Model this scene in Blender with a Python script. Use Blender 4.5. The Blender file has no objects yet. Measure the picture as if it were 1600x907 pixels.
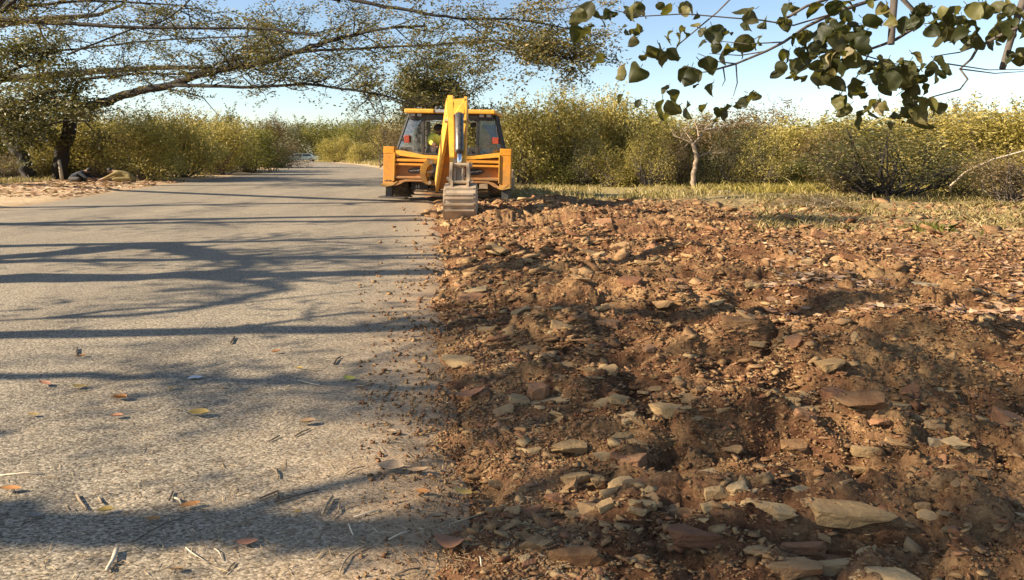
import bpy, bmesh, math, random
import numpy as np
from mathutils import Vector, Matrix, Quaternion

# ------------------------------------------------------------------ camera, sky, sun, exposure
F = 983.0            # focal length in photograph pixels (1600 wide)
EYE = 1.6            # camera height
HZ = 240.0           # horizon row in the photograph
scene = bpy.context.scene
col = scene.collection
cam_d = bpy.data.cameras.new("camera"); cam = bpy.data.objects.new("camera", cam_d); col.objects.link(cam)
cam.location = (0, 0, EYE); cam.rotation_euler = (math.radians(90), 0, 0)
cam_d.sensor_width = 36.0; cam_d.lens = 36.0 * F / 1600.0
cam_d.shift_y = -(453.5 - HZ) / 1600.0
cam_d.clip_start = 0.05; cam_d.clip_end = 3000
scene.camera = cam

SUN_EL = math.radians(31); SUN_AZ = math.radians(15)      # azimuth: from the left, this far behind the camera
TO_SUN = Vector((-math.cos(SUN_EL) * math.cos(SUN_AZ), -math.cos(SUN_EL) * math.sin(SUN_AZ), math.sin(SUN_EL)))
world = bpy.data.worlds.new("World"); scene.world = world; world.use_nodes = True
wn = world.node_tree.nodes; wl = world.node_tree.links
sky = wn.new("ShaderNodeTexSky"); sky.sky_type = 'NISHITA'; sky.sun_disc = False
sky.sun_elevation = SUN_EL
sky.sun_rotation = math.atan2(TO_SUN.x, TO_SUN.y)
sky.altitude = 200; sky.air_density = 1.0; sky.dust_density = 0.5; sky.ozone_density = 1.0
wl.new(sky.outputs[0], wn["Background"].inputs[0]); wn["Background"].inputs[1].default_value = 0.078
sun_d = bpy.data.lights.new("sun", 'SUN'); sun = bpy.data.objects.new("sun", sun_d); col.objects.link(sun)
sun_d.energy = 5.0; sun_d.angle = math.radians(0.53); sun_d.color = (1.0, 0.86, 0.65)
sun.rotation_euler = TO_SUN.to_track_quat('Z', 'Y').to_euler(); sun.location = (-20, -5, 20)
scene.view_settings.view_transform = 'Standard'; scene.view_settings.look = 'None'
scene.view_settings.gamma = 1.0; scene.view_settings.use_curve_mapping = False
scene.view_settings.exposure = 1.3
scene.cycles.max_bounces = 6; scene.cycles.diffuse_bounces = 3; scene.cycles.glossy_bounces = 3
scene.cycles.transparent_max_bounces = 12; scene.cycles.use_denoising = True
scene.cycles.sample_clamp_indirect = 6.0

RNG = np.random.default_rng(7); random.seed(7)

# ------------------------------------------------------------------ helpers
def P(px, py, Y): return Vector(((px - 800.0) / F * Y, Y, EYE + (HZ - py) / F * Y))
def gY(py): return F * EYE / (py - HZ)
def G(px, py, z=0.0):
    Y = F * (EYE - z) / (py - HZ); return Vector(((px - 800.0) / F * Y, Y, z))
def lerp(a, b, t): return a + (b - a) * t
def sstep(a, b, x): t = np.clip((x - a) / (b - a), 0, 1); return t * t * (3 - 2 * t)

def _h(ix, iy, seed):
    v = (ix.astype(np.int64) * 374761393 + iy.astype(np.int64) * 668265263 + seed * 974711) & 0xffffffff
    v = ((v ^ (v >> 13)) * 1274126177) & 0xffffffff
    return (v ^ (v >> 16)) & 0xffffffff
def noise2(x, y, seed=0):
    x = np.asarray(x, float); y = np.asarray(y, float)
    ix = np.floor(x); iy = np.floor(y); fx = x - ix; fy = y - iy
    u = fx * fx * fx * (fx * (fx * 6 - 15) + 10); v = fy * fy * fy * (fy * (fy * 6 - 15) + 10)
    def g(a, b):
        an = _h(ix + a, iy + b, seed) / 4294967296.0 * 2 * np.pi
        return np.cos(an) * (fx - a) + np.sin(an) * (fy - b)
    return 1.5 * ((g(0, 0) * (1 - u) + g(1, 0) * u) * (1 - v) + (g(0, 1) * (1 - u) + g(1, 1) * u) * v)
def fbm(x, y, seed=0, octv=4, gain=0.5):
    s = 0; a = 1.0; f = 1.0
    for k in range(octv): s = s + a * noise2(x * f, y * f, seed + k * 17); a *= gain; f *= 2.03
    return s

def plates(x, y, seed):
    """broken-earth cells: random tilted plates with cracks between them, about -1..1"""
    ix, iy = np.floor(x), np.floor(y); f1 = np.full(x.shape, 9.0); f2 = np.full(x.shape, 9.0); val = np.zeros(x.shape)
    for a in (-1, 0, 1):
        for b in (-1, 0, 1):
            cx, cy = ix + a, iy + b; u = 1 / 4294967296.0
            dx = x - cx - _h(cx, cy, seed) * u; dy = y - cy - _h(cx, cy, seed + 7) * u; d = np.sqrt(dx * dx + dy * dy)
            v = (_h(cx, cy, seed + 13) * u - .5) * 1.4 + (_h(cx, cy, seed + 19) * u - .5) * 1.6 * dx + (_h(cx, cy, seed + 23) * u - .5) * 1.6 * dy
            n = d < f1; f2 = np.where(n, f1, np.minimum(f2, d)); val = np.where(n, v, val); f1 = np.where(n, d, f1)
    return val - .7 * (1 - sstep(0, .16, f2 - f1))
def new_mesh(name, V, Fq, smooth=False, mats=(), midx=None, rnd=None):
    """V (n,3); Fq list of (m,k) int arrays with equal k in each, or a python list of faces"""
    me = bpy.data.meshes.new(name)
    if isinstance(Fq, np.ndarray): Fq = [Fq]
    if len(Fq) and isinstance(Fq[0], np.ndarray):
        V = np.asarray(V, np.float32)
        nl = sum(f.size for f in Fq); npoly = sum(f.shape[0] for f in Fq)
        me.vertices.add(len(V)); me.vertices.foreach_set("co", V.ravel())
        me.loops.add(nl); me.loops.foreach_set("vertex_index", np.concatenate([f.ravel() for f in Fq]).astype(np.int32))
        tot = np.concatenate([np.full(f.shape[0], f.shape[1], np.int32) for f in Fq])
        st = np.concatenate([[0], np.cumsum(tot)[:-1]]).astype(np.int32)
        me.polygons.add(npoly); me.polygons.foreach_set("loop_start", st)
        try: me.polygons.foreach_set("loop_total", tot)
        except Exception: pass
        me.update(calc_edges=True)
    else:
        me.from_pydata([tuple(v) for v in V], [], [tuple(f) for f in Fq]); me.update()
    for m in mats: me.materials.append(m)
    n = len(me.polygons)
    if midx is not None: me.polygons.foreach_set("material_index", np.asarray(midx, np.int32))
    if smooth: me.polygons.foreach_set("use_smooth", np.ones(n, bool))
    if rnd is not None:
        at = me.attributes.new("rnd", 'FLOAT', 'FACE'); at.data.foreach_set("value", np.asarray(rnd, np.float32))
    return me

class MB:
    def __init__(s): s.v = []; s.f = []
    def add(s, vs, fs):
        o = len(s.v); s.v += [Vector(v) for v in vs]; s.f += [tuple(i + o for i in f) for f in fs]; return s
    def box(s, x0, x1, y0, y1, z0, z1, bev=0.0):
        if bev <= 0:
            return s.add([(x0,y0,z0),(x1,y0,z0),(x1,y1,z0),(x0,y1,z0),(x0,y0,z1),(x1,y0,z1),(x1,y1,z1),(x0,y1,z1)],
                  [(0,3,2,1),(4,5,6,7),(0,1,5,4),(1,2,6,5),(2,3,7,6),(3,0,4,7)])
        bm = bmesh.new(); bmesh.ops.create_cube(bm, size=1)
        for v in bm.verts: v.co = Vector((lerp(x0,x1,v.co.x+.5), lerp(y0,y1,v.co.y+.5), lerp(z0,z1,v.co.z+.5)))
        bmesh.ops.bevel(bm, geom=list(bm.edges), offset=bev, segments=2, affect='EDGES', profile=.6)
        bm.verts.index_update(); s.add([v.co.copy() for v in bm.verts], [[v.index for v in f.verts] for f in bm.faces]); bm.free(); return s
    def prism(s, pts, axis, a, b):
        """extrude closed 2-D polygon along axis ('x','y','z') from a to b"""
        n = len(pts)
        def mk(p, t):
            return (t, p[0], p[1]) if axis == 'x' else ((p[0], t, p[1]) if axis == 'y' else (p[0], p[1], t))
        vs = [mk(p, a) for p in pts] + [mk(p, b) for p in pts]
        fs = [tuple(range(n))[::-1], tuple(range(n, 2*n))] + [(i, (i+1) % n, n + (i+1) % n, n + i) for i in range(n)]
        return s.add(vs, fs)
    def tube(s, pts, radii, n=8, caps=True):
        pts = [Vector(p) for p in pts]
        if not hasattr(radii, '__len__'): radii = [radii] * len(pts)
        rings = []; up = None
        for i, p in enumerate(pts):
            d = (pts[min(i+1, len(pts)-1)] - pts[max(i-1, 0)])
            if d.length < 1e-9: d = Vector((0,0,1))
            d.normalize()
            if up is None: up = d.orthogonal().normalized()
            else:
                up = up - d * up.dot(d)
                up = up.normalized() if up.length > 1e-6 else d.orthogonal().normalized()
            w = d.cross(up)
            rings.append([p + (up * math.cos(2*math.pi*k/n) + w * math.sin(2*math.pi*k/n)) * radii[i] for k in range(n)])
        vs = [v for r in rings for v in r]
        fs = [(i*n+k, i*n+(k+1) % n, (i+1)*n+(k+1) % n, (i+1)*n+k) for i in range(len(pts)-1) for k in range(n)]
        if caps: fs += [tuple(range(n))[::-1], tuple((len(pts)-1)*n + k for k in range(n))]
        return s.add(vs, fs)
    def lathe(s, prof, axis_o, axis='x', n=24):
        """prof: list of (t along axis, radius)"""
        o = Vector(axis_o); vs = []
        for t, r in prof:
            for k in range(n):
                a = 2*math.pi*k/n; c, d = r*math.cos(a), r*math.sin(a)
                vs.append(o + Vector((t, c, d) if axis == 'x' else ((c, t, d) if axis == 'y' else (c, d, t))))
        m = len(prof)
        fs = [(i*n+k, i*n+(k+1) % n, (i+1)*n+(k+1) % n, (i+1)*n+k) for i in range(m-1) for k in range(n)]
        return s.add(vs, fs)
    def plate(s, quad, t):
        """thick plate from 4 (or more) coplanar points"""
        q = [Vector(p) for p in quad]; nrm = (q[1]-q[0]).cross(q[2]-q[0]).normalized() * (t/2); n = len(q)
        vs = [p - nrm for p in q] + [p + nrm for p in q]
        fs = [tuple(range(n))[::-1], tuple(range(n, 2*n))] + [(i, (i+1) % n, n+(i+1) % n, n+i) for i in range(n)]
        return s.add(vs, fs)
    def build(s, name, mat, parent=None, smooth=False, bevel=0.0):
        me = new_mesh(name, s.v, s.f, smooth, [mat])
        bm = bmesh.new(); bm.from_mesh(me); bmesh.ops.recalc_face_normals(bm, faces=bm.faces)
        if bevel: bmesh.ops.bevel(bm, geom=[e for e in bm.edges if len(e.link_faces) == 2 and e.calc_face_angle(0) > .6], offset=bevel, segments=2, affect='EDGES', clamp_overlap=True)
        bm.to_mesh(me); bm.free()
        if smooth: me.polygons.foreach_set("use_smooth", np.ones(len(me.polygons), bool))
        return link(name, me, parent)

def link(name, me, parent=None):
    o = bpy.data.objects.new(name, me); col.objects.link(o)
    if parent is not None: o.parent = parent
    return o
def tag(o, label=None, cat=None, group=None, kind=None):
    if label: o["label"] = label
    if cat: o["category"] = cat
    if group: o["group"] = group
    if kind: o["kind"] = kind
    return o
def empty(name, loc=(0,0,0), label=None, cat=None, group=None):
    o = link(name, None); o.location = loc; o.empty_display_size = .2
    return tag(o, label, cat, group)

# ------------------------------------------------------------------ materials
def nodes_mat(name):
    m = bpy.data.materials.new(name); m.use_nodes = True
    nt = m.node_tree; return m, nt, nt.nodes["Principled BSDF"]
def ramp(nt, stops):
    r = nt.nodes.new("ShaderNodeValToRGB"); e = r.color_ramp.elements
    while len(e) < len(stops): e.new(0.5)
    for el, (p, c) in zip(e, stops): el.position = p; el.color = (*c, 1)
    return r
def noise_node(nt, scale, detail=4, rough=.55, vec=None):
    n = nt.nodes.new("ShaderNodeTexNoise"); n.inputs["Scale"].default_value = scale; n.inputs["Detail"].default_value = detail
    n.inputs["Roughness"].default_value = rough
    if vec is not None: nt.links.new(vec, n.inputs["Vector"])
    return n
def bump(nt, height, strength, dist, prev=None):
    b = nt.nodes.new("ShaderNodeBump"); b.inputs["Strength"].default_value = strength; b.inputs["Distance"].default_value = dist
    nt.links.new(height, b.inputs["Height"])
    if prev is not None: nt.links.new(prev, b.inputs["Normal"])
    return b.outputs[0]
def mixc(nt, fac, a, b, typ='MIX'):
    m = nt.nodes.new("ShaderNodeMix"); m.data_type = 'RGBA'; m.blend_type = typ
    for s, v in ((m.inputs[0], fac), (m.inputs[6], a), (m.inputs[7], b)):
        if isinstance(v, bpy.types.NodeSocket): nt.links.new(v, s)
        elif isinstance(v, (int, float)): s.default_value = v
        else: s.default_value = (*v, 1)
    return m.outputs[2]
def math_node(nt, op, a, b=0.0, clamp=False):
    m = nt.nodes.new("ShaderNodeMath"); m.operation = op; m.use_clamp = clamp
    for s, v in ((m.inputs[0], a), (m.inputs[1], b)):
        if isinstance(v, bpy.types.NodeSocket): nt.links.new(v, s)
        else: s.default_value = v
    return m.outputs[0]
def objvec(nt, scale=(1,1,1)):
    g = nt.nodes.new("ShaderNodeTexCoord"); m = nt.nodes.new("ShaderNodeMapping"); m.inputs["Scale"].default_value = scale
    nt.links.new(g.outputs["Object"], m.inputs[0]); return m.outputs[0]

def mat_plain(name, c, rough=.6, metal=0.0, var=.25, scale=6, dirt=None, dirt_amt=.0, bmp=0.0, spec=.5):
    m, nt, b = nodes_mat(name); v = objvec(nt)
    n = noise_node(nt, scale, 6, .6, v)
    lo = tuple(x*(1-var) for x in c); hi = tuple(min(1, x*(1+var)) for x in c)
    r = ramp(nt, [(.3, lo), (.7, hi)]); nt.links.new(n.outputs[0], r.inputs[0]); out = r.outputs[0]
    if dirt is not None:
        n2 = noise_node(nt, scale*.6, 8, .7, v); r2 = ramp(nt, [(.5-.25*dirt_amt, (0,0,0)), (.75-.2*dirt_amt, (1,1,1))]); nt.links.new(n2.outputs[0], r2.inputs[0])
        out = mixc(nt, math_node(nt, 'MULTIPLY', r2.outputs[0], dirt_amt), out, dirt)
    if dirt is not None and 'paint' in name:
        sx = nt.nodes.new("ShaderNodeSeparateXYZ"); nt.links.new(objvec(nt), sx.inputs[0]); n4 = noise_node(nt, 7, 8, .75, v)
        lowm = math_node(nt, 'SUBTRACT', math_node(nt, 'MULTIPLY', n4.outputs[0], 1.9), math_node(nt, 'MULTIPLY', sx.outputs[2], .62), True)
        out = mixc(nt, math_node(nt, 'MULTIPLY', lowm, .8), out, (.30,.19,.10))
        n5 = noise_node(nt, 28, 4, .6, objvec(nt, (1, 1, .25))); r5 = ramp(nt, [(.60,(0,0,0)),(.68,(1,1,1))]); nt.links.new(n5.outputs[0], r5.inputs[0]); out = mixc(nt, math_node(nt, 'MULTIPLY', r5.outputs[0], .55), out, (.12,.075,.04))
    nt.links.new(out, b.inputs["Base Color"]); b.inputs["Roughness"].default_value = rough; b.inputs["Metallic"].default_value = metal
    b.inputs["Specular IOR Level"].default_value = spec
    if bmp: nt.links.new(bump(nt, n.outputs[0], .6, bmp), b.inputs["Normal"])
    return m

def mat_leaf(name, stops, trans=.4, rough=.55, attr="rnd", nscale=.35):
    m, nt, b = nodes_mat(name)
    if attr == "object":
        oi = nt.nodes.new("ShaderNodeObjectInfo"); fac = oi.outputs["Random"]
    else:
        a = nt.nodes.new("ShaderNodeAttribute"); a.attribute_name = "rnd"; fac = a.outputs["Fac"]
    g = nt.nodes.new("ShaderNodeNewGeometry"); n = noise_node(nt, nscale, 2, .5, g.outputs["Position"])
    f2 = math_node(nt, 'ADD', math_node(nt, 'MULTIPLY', fac, .75), math_node(nt, 'MULTIPLY', math_node(nt, 'SUBTRACT', n.outputs[0], .35), .8), True)
    r = ramp(nt, stops); nt.links.new(f2, r.inputs[0])
    nt.links.new(r.outputs[0], b.inputs["Base Color"]); b.inputs["Roughness"].default_value = rough; b.inputs["Specular IOR Level"].default_value = .35
    t = nt.nodes.new("ShaderNodeBsdfTranslucent"); nt.links.new(mixc(nt, .5, r.outputs[0], (.35,.32,.04), 'MIX'), t.inputs[0])
    mx = nt.nodes.new("ShaderNodeMixShader"); mx.inputs[0].default_value = trans
    nt.links.new(b.outputs[0], mx.inputs[1]); nt.links.new(t.outputs[0], mx.inputs[2]); nt.links.new(mx.outputs[0], nt.nodes["Material Output"].inputs[0])
    return m

M = {}
M['leaf_yellow'] = mat_leaf('yellow_olive_leaf', [(0,(.13,.105,.026)),(.3,(.29,.23,.05)),(.6,(.48,.38,.10)),(1,(.64,.51,.19))])
M['leaf_green'] = mat_leaf('green_leaf', [(0,(.05,.06,.014)),(.4,(.12,.125,.025)),(.7,(.24,.215,.045)),(1,(.40,.32,.08))])
M['leaf_dark'] = mat_leaf('dark_olive_leaf', [(0,(.03,.033,.012)),(.4,(.075,.075,.024)),(.75,(.15,.13,.045)),(1,(.30,.23,.09))], trans=.2)
M['leaf_dry'] = mat_leaf('dry_brown_leaf', [(0,(.06,.035,.015)),(.4,(.13,.08,.035)),(.75,(.23,.15,.07)),(1,(.36,.26,.13))], trans=.25)
M['leaf_canopy'] = mat_leaf('canopy_leaf', [(0,(.04,.042,.016)),(.45,(.10,.095,.03)),(.7,(.20,.16,.05)),(.88,(.34,.23,.085)),(1,(.46,.31,.13))], trans=.25)
M['leaf_big'] = mat_leaf('broad_leaf', [(0,(.014,.018,.007)),(.4,(.032,.037,.012)),(.65,(.062,.056,.02)),(.82,(.13,.12,.035)),(.93,(.20,.15,.06)),(1,(.32,.27,.16))], trans=.34, attr="object", nscale=3.0)
M['grass'] = mat_leaf('dry_grass_blade', [(0,(.16,.13,.03)),(.4,(.34,.26,.09)),(.75,(.5,.39,.18)),(1,(.62,.5,.28))], trans=.25)
M['litter'] = mat_leaf('leaf_litter', [(0,(.12,.06,.03)),(.35,(.30,.16,.085)),(.65,(.46,.29,.17)),(1,(.60,.43,.27))], trans=.1)
M['straw'] = mat_leaf('straw_bits', [(0,(.10,.06,.03)),(.4,(.28,.18,.09)),(.75,(.45,.33,.18)),(1,(.6,.48,.3))], trans=.0)
M['bark'] = mat_plain('grey_brown_bark', (.10,.08,.065), .9, var=.5, scale=9, bmp=.02)
M['bark_dark'] = mat_plain('dark_bark', (.026,.021,.017), .95, var=.5, scale=9, bmp=.02)
M['bark_pale'] = mat_plain('pale_bark', (.30,.22,.15), .9, var=.35, scale=9, bmp=.02)
M['stick'] = mat_plain('dry_stick', (.32,.23,.14), .9, var=.45, scale=30, bmp=.003)
M['stick_pale'] = mat_plain('pale_dry_stick', (.55,.45,.32), .85, var=.25, scale=30)
M['stick_dark'] = mat_plain('dark_dry_stick', (.10,.07,.05), .9, var=.45, scale=30)

def mat_ground():
    m, nt, b = nodes_mat('broken_soil'); v = objvec(nt, (.62, 1, 1))
    a = nt.nodes.new("ShaderNodeAttribute"); a.attribute_name = "zone"
    sep = nt.nodes.new("ShaderNodeSeparateColor"); nt.links.new(a.outputs["Color"], sep.inputs[0])
    n1 = noise_node(nt, .9, 5, .6, v); n2 = noise_node(nt, 7, 6, .65, v); n3 = noise_node(nt, 45, 5, .7, v)
    r1 = ramp(nt, [(.36,(.10,.043,.022)),(.47,(.21,.105,.050)),(.58,(.35,.208,.096)),(.76,(.48,.325,.16))]); 
    f = math_node(nt, 'ADD', math_node(nt, 'MULTIPLY', n1.outputs[0], .55), math_node(nt, 'MULTIPLY', n2.outputs[0], .45)); nt.links.new(f, r1.inputs[0])
    r3 = ramp(nt, [(.35,(.45,.40,.36)),(.6,(1,1,1)),(.8,(1.25,1.22,1.18))]); nt.links.new(n3.outputs[0], r3.inputs[0])
    soil = mixc(nt, .8, r1.outputs[0], r3.outputs[0], 'MULTIPLY')
    g1 = ramp(nt, [(.3,(.13,.10,.035)),(.5,(.30,.23,.10)),(.7,(.42,.32,.17))]); nt.links.new(n2.outputs[0], g1.inputs[0])
    s1 = ramp(nt, [(.3,(.36,.24,.13)),(.6,(.56,.41,.25)),(.8,(.66,.51,.34))]); nt.links.new(n2.outputs[0], s1.inputs[0])
    c = mixc(nt, sep.outputs[1], soil, g1.outputs[0]); c = mixc(nt, sep.outputs[2], c, s1.outputs[0])
    nt.links.new(c, b.inputs["Base Color"]); b.inputs["Roughness"].default_value = .95; b.inputs["Specular IOR Level"].default_value = .15
    vo = nt.nodes.new("ShaderNodeTexVoronoi"); vo.inputs["Scale"].default_value = 38; nt.links.new(v, vo.inputs["Vector"])
    h = bump(nt, n3.outputs[0], .9, .014); h = bump(nt, vo.outputs["Distance"], .55, .012, h); h = bump(nt, n2.outputs[0], .8, .06, h)
    nt.links.new(h, b.inputs["Normal"]); return m
M['ground'] = mat_ground()

def mat_road():
    m, nt, b = nodes_mat('worn_asphalt'); v = objvec(nt, (.62, 1, 1))
    a = nt.nodes.new("ShaderNodeAttribute"); a.attribute_name = "dust"
    vo = nt.nodes.new("ShaderNodeTexVoronoi"); vo.inputs["Scale"].default_value = 120; nt.links.new(v, vo.inputs["Vector"])
    sc = nt.nodes.new("ShaderNodeSeparateColor"); nt.links.new(vo.outputs["Color"], sc.inputs[0])
    r = ramp(nt, [(0,(.085,.068,.048)),(.35,(.218,.180,.129)),(.7,(.30,.250,.182)),(1,(.45,.38,.285))]); nt.links.new(sc.outputs[0], r.inputs[0])
    n1 = noise_node(nt, 1.1, 5, .6, objvec(nt, (.8, .22, 1))); n2 = noise_node(nt, 60, 4, .7, v); n3 = noise_node(nt, 14, 5, .65, v)
    rr = ramp(nt, [(.28,(.72,.70,.68)),(.5,(.95,.94,.92)),(.72,(1.15,1.12,1.07))]); nt.links.new(n1.outputs[0], rr.inputs[0])
    c = mixc(nt, 1.0, r.outputs[0], rr.outputs[0], 'MULTIPLY')
    rp = ramp(nt, [(.36,(.35,.30,.25)),(.5,(1,1,1))]); nt.links.new(n2.outputs[0], rp.inputs[0])
    c = mixc(nt, .65, c, rp.outputs[0], 'MULTIPLY')
    d = math_node(nt, 'ADD', a.outputs["Fac"], math_node(nt, 'MULTIPLY', math_node(nt, 'SUBTRACT', n3.outputs[0], .5), 1.1))
    d = math_node(nt, 'MULTIPLY', d, math_node(nt, 'MULTIPLY', a.outputs["Fac"], 1.5), True)
    dc = ramp(nt, [(.3,(.27,.17,.09)),(.7,(.46,.32,.19))]); nt.links.new(n2.outputs[0], dc.inputs[0])
    c = mixc(nt, d, c, dc.outputs[0]); nt.links.new(c, b.inputs["Base Color"])
    b.inputs["Roughness"].default_value = .85; b.inputs["Specular IOR Level"].default_value = .3
    h = bump(nt, vo.outputs["Distance"], .6, -.004); h = bump(nt, n2.outputs[0], .7, .005, h); nt.links.new(h, b.inputs["Normal"]); return m
M['road'] = mat_road()

def mat_clod(name, lo, mid, hi):
    m, nt, b = nodes_mat(name); v = objvec(nt)
    g = nt.nodes.new("ShaderNodeNewGeometry"); n = noise_node(nt, 14, 5, .65, g.outputs["Position"]); n0 = noise_node(nt, 1.3, 3, .6, g.outputs["Position"])
    oi = nt.nodes.new("ShaderNodeNewGeometry"); rp = oi.outputs["Random Per Island"]
    f = math_node(nt, 'ADD', math_node(nt, 'MULTIPLY', n.outputs[0], .4), math_node(nt, 'ADD', math_node(nt, 'MULTIPLY', rp, .3), math_node(nt, 'MULTIPLY', n0.outputs[0], .3)))
    r = ramp(nt, [(.28, lo), (.5, mid), (.75, hi)]); nt.links.new(f, r.inputs[0]); nt.links.new(r.outputs[0], b.inputs["Base Color"])
    b.inputs["Roughness"].default_value = .95; b.inputs["Specular IOR Level"].default_value = .15
    n2 = noise_node(nt, 60, 5, .7, g.outputs["Position"]); h = bump(nt, n2.outputs[0], .8, .008); h = bump(nt, n.outputs[0], .6, .02, h); nt.links.new(h, b.inputs["Normal"]); return m
M['clod'] = mat_clod('earth_clod', (.13,.065,.032), (.30,.175,.082), (.45,.295,.142))
M['clod_red'] = mat_clod('red_earth_clod', (.14,.06,.032), (.27,.13,.065), (.40,.225,.115))
M['clod_pale'] = mat_clod('pale_stone', (.24,.15,.070), (.39,.255,.122), (.52,.36,.185))
M['clod_grey'] = mat_clod('grey_stone', (.17,.125,.08), (.30,.235,.155), (.44,.36,.25))

# ------------------------------------------------------------------ terrain
_RY = np.array([-20, 0, 3, 6, 10, 14, 21, 35, 50, 71, 90, 110, 140, 200.]); _RX = np.array([.0,.0,-.22,-.62,-1.05,-1.55,-2.6,-5.4,-9.,-15.,-22.,-31.,-46.,-80.])
_LY = np.array([-20, 0, 5, 10, 18, 31, 49, 60, 75, 90, 110, 140, 200.]); _LX = np.array([-10.6,-11.2,-12,-13,-14.7,-17.6,-20.6,-23,-27.5,-34,-44,-60,-95.])
def roadR(Y): return np.interp(Y, _RY, _RX)
def roadL(Y): return np.interp(Y, _LY, _LX)
PITS = [(G(1085,742), .55, .24, -.20), (G(800,795), .45, .16, -.10), (G(960,640), .7, .3, -.12), (G(720,505), .9, .35, -.10), (G(1290,505), 1.5, .3, .10),
        (G(1180,410), 1.4, .8, .16), (G(1330,590), 1.1, .4, .13), (G(1500,560), 1.2, .5, .10), (G(930,345), 1.6, 1.0, .22), (G(1000,420), 1.5, .5, -.14), (G(880,430), 1.2, .5, -.12),
        (G(1430,690), .9, .4, .07), (G(1230,480),1.6,.4,.12), (G(850,700),.5,.3,.05), (Vector((-1.25, 14.5, 0)), .75, .5, -.16)]
def height(X, Y, fine=True):
    X = np.asarray(X, float); Y = np.asarray(Y, float)
    e = roadR(Y) + .22 * fbm(Y * .8, X * 0, 5, 4) + .22 * fbm(Y * 3.2, X * .8, 6, 4)
    d = X - e
    dug = sstep(0, .9, d) * (1 - sstep(19, 24, Y)) * (1 - sstep(12, 22, d)); rough = dug * (1 - .45 * sstep(3.0, 6.5, d + .12 * (8 - np.minimum(Y, 20))))
    x = X / 1.6
    h = .05 * fbm(x * .28, Y * .28, 1, 3) + .17 * rough * fbm(x * .75, Y * .95, 2, 3) + .07 * rough * (1 - 2 * np.abs(fbm(x * 2.4, Y * 2.6, 3, 3)))
    if fine:
        wx = x + .05 * noise2(x * 5, Y * 5, 81); wy = Y + .05 * noise2(x * 5, Y * 5, 82); mk = dug * sstep(-.45, .25, fbm(x * .8, Y, 83, 3)); mk2 = dug * sstep(-.3, .4, fbm(x * 1.3, Y * 1.4, 84, 3))
        h = h + .085 * mk2 * plates(wx * 2.4, wy * 3.4, 85) + .042 * mk * plates(wx * 6, wy * 8.5, 86) + .018 * dug * plates(wx * 13, wy * 18, 87) + .02 * dug * fbm(x * 9, Y * 10, 4, 3)
    for g, sx, sy, a in PITS: h = h + a * np.exp(-((X - g.x) / sx) ** 2 - ((Y - g.y) / sy) ** 2)
    right = .035 * dug + h * sstep(0, .7, d) + .03 * sstep(0, .15, d)
    dl = roadL(Y) - X
    left = sstep(.2, 1.2, dl) * (.05 + .06 * fbm(X * .3, Y * .3, 11, 3)) + .02 * sstep(0, .3, dl)
    onroad = (d < 0) & (dl < 0)
    z = np.where(d > 0, right, left) - .06 * (1 - sstep(-.10, .06, np.maximum(d, dl)))
    return z
def hz(x, y): return float(height(np.array([x]), np.array([y]))[0])

def graded(lo, hi, d0, far_lo, far_hi, gr=1.045, maxstep=60):
    a = list(np.arange(lo, hi, d0)); s = d0; x = a[-1]
    while x < far_hi: s = min(s * gr, maxstep); x += s; a.append(x)
    s = d0; x = lo; b = []
    while x > far_lo: s = min(s * gr, maxstep); x -= s; b.append(x)
    return np.array(b[::-1] + a)
xs = graded(-1.3, 5.0, .022, -900, 900, 1.04); ys = graded(1.8, 7.5, .018, -120, 1500, 1.018)
XX, YY = np.meshgrid(xs, ys); ZZ = height(XX, YY)
nx, ny = len(xs), len(ys)
idx = np.arange(nx * ny).reshape(ny, nx)
quads = np.stack([idx[:-1,:-1], idx[:-1,1:], idx[1:,1:], idx[1:,:-1]], -1).reshape(-1, 4)
me = new_mesh('ground', np.stack([XX, YY, ZZ], -1).reshape(-1, 3), quads, True, [M['ground']])
dR = XX - roadR(YY); dL = roadL(YY) - XX
gz = sstep(17, 25, YY + 2.2 * fbm(XX * .4, YY * .4, 21, 3)) * sstep(.5, 4, dR); gz = np.maximum(gz, .75 * sstep(6.5, 10, dR + 1.5 * fbm(XX * .5, YY * .5, 22, 3)) * sstep(8, 14, YY)); gz = np.maximum(gz, sstep(6, 10, dL))
sz = sstep(-.2, .3, dL) * (1 - sstep(6, 9, dL)); sz = np.maximum(sz, (1 - sstep(.5, 3, dR)) * sstep(26, 40, YY))
ca = me.color_attributes.new("zone", 'FLOAT_COLOR', 'POINT')
ca.data.foreach_set("color", np.stack([1 - gz, gz, sz * (1 - .0 * gz), np.ones_like(gz)], -1).astype(np.float32).ravel())
tag(link('ground', me), kind='structure')

ry = graded(1.2, 12, .10, -18, 195, 1.03, 2.0); t = np.linspace(0, 1, 70)
RYY, TT = np.meshgrid(ry, t, indexing='ij'); RXX = roadL(RYY) + (roadR(RYY) + .55 - roadL(RYY)) * TT
RZZ = .004 * fbm(RXX * .8, RYY * .8, 31, 3) - .25 * sstep(-.2, .5, RXX - roadR(RYY))
e_r = roadR(RYY) - RXX + .15 * fbm(RYY * 1.5, RXX, 33, 3)
dust = np.clip(np.exp(-np.maximum(e_r, 0) / .62) * .95 + .75 * np.exp(-np.maximum(RXX - roadL(RYY) + .1, 0) / .5) + .10 * sstep(2.5,.5,e_r), 0, 1)
idx = np.arange(RYY.size).reshape(RYY.shape); rq = np.stack([idx[:-1,:-1], idx[:-1,1:], idx[1:,1:], idx[1:,:-1]], -1).reshape(-1, 4)
me = new_mesh('road', np.stack([RXX, RYY, RZZ], -1).reshape(-1, 3), rq, True, [M['road']])
da = me.attributes.new("dust", 'FLOAT', 'POINT'); da.data.foreach_set("value", dust.astype(np.float32).ravel())
tag(link('road', me), kind='structure')

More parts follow.
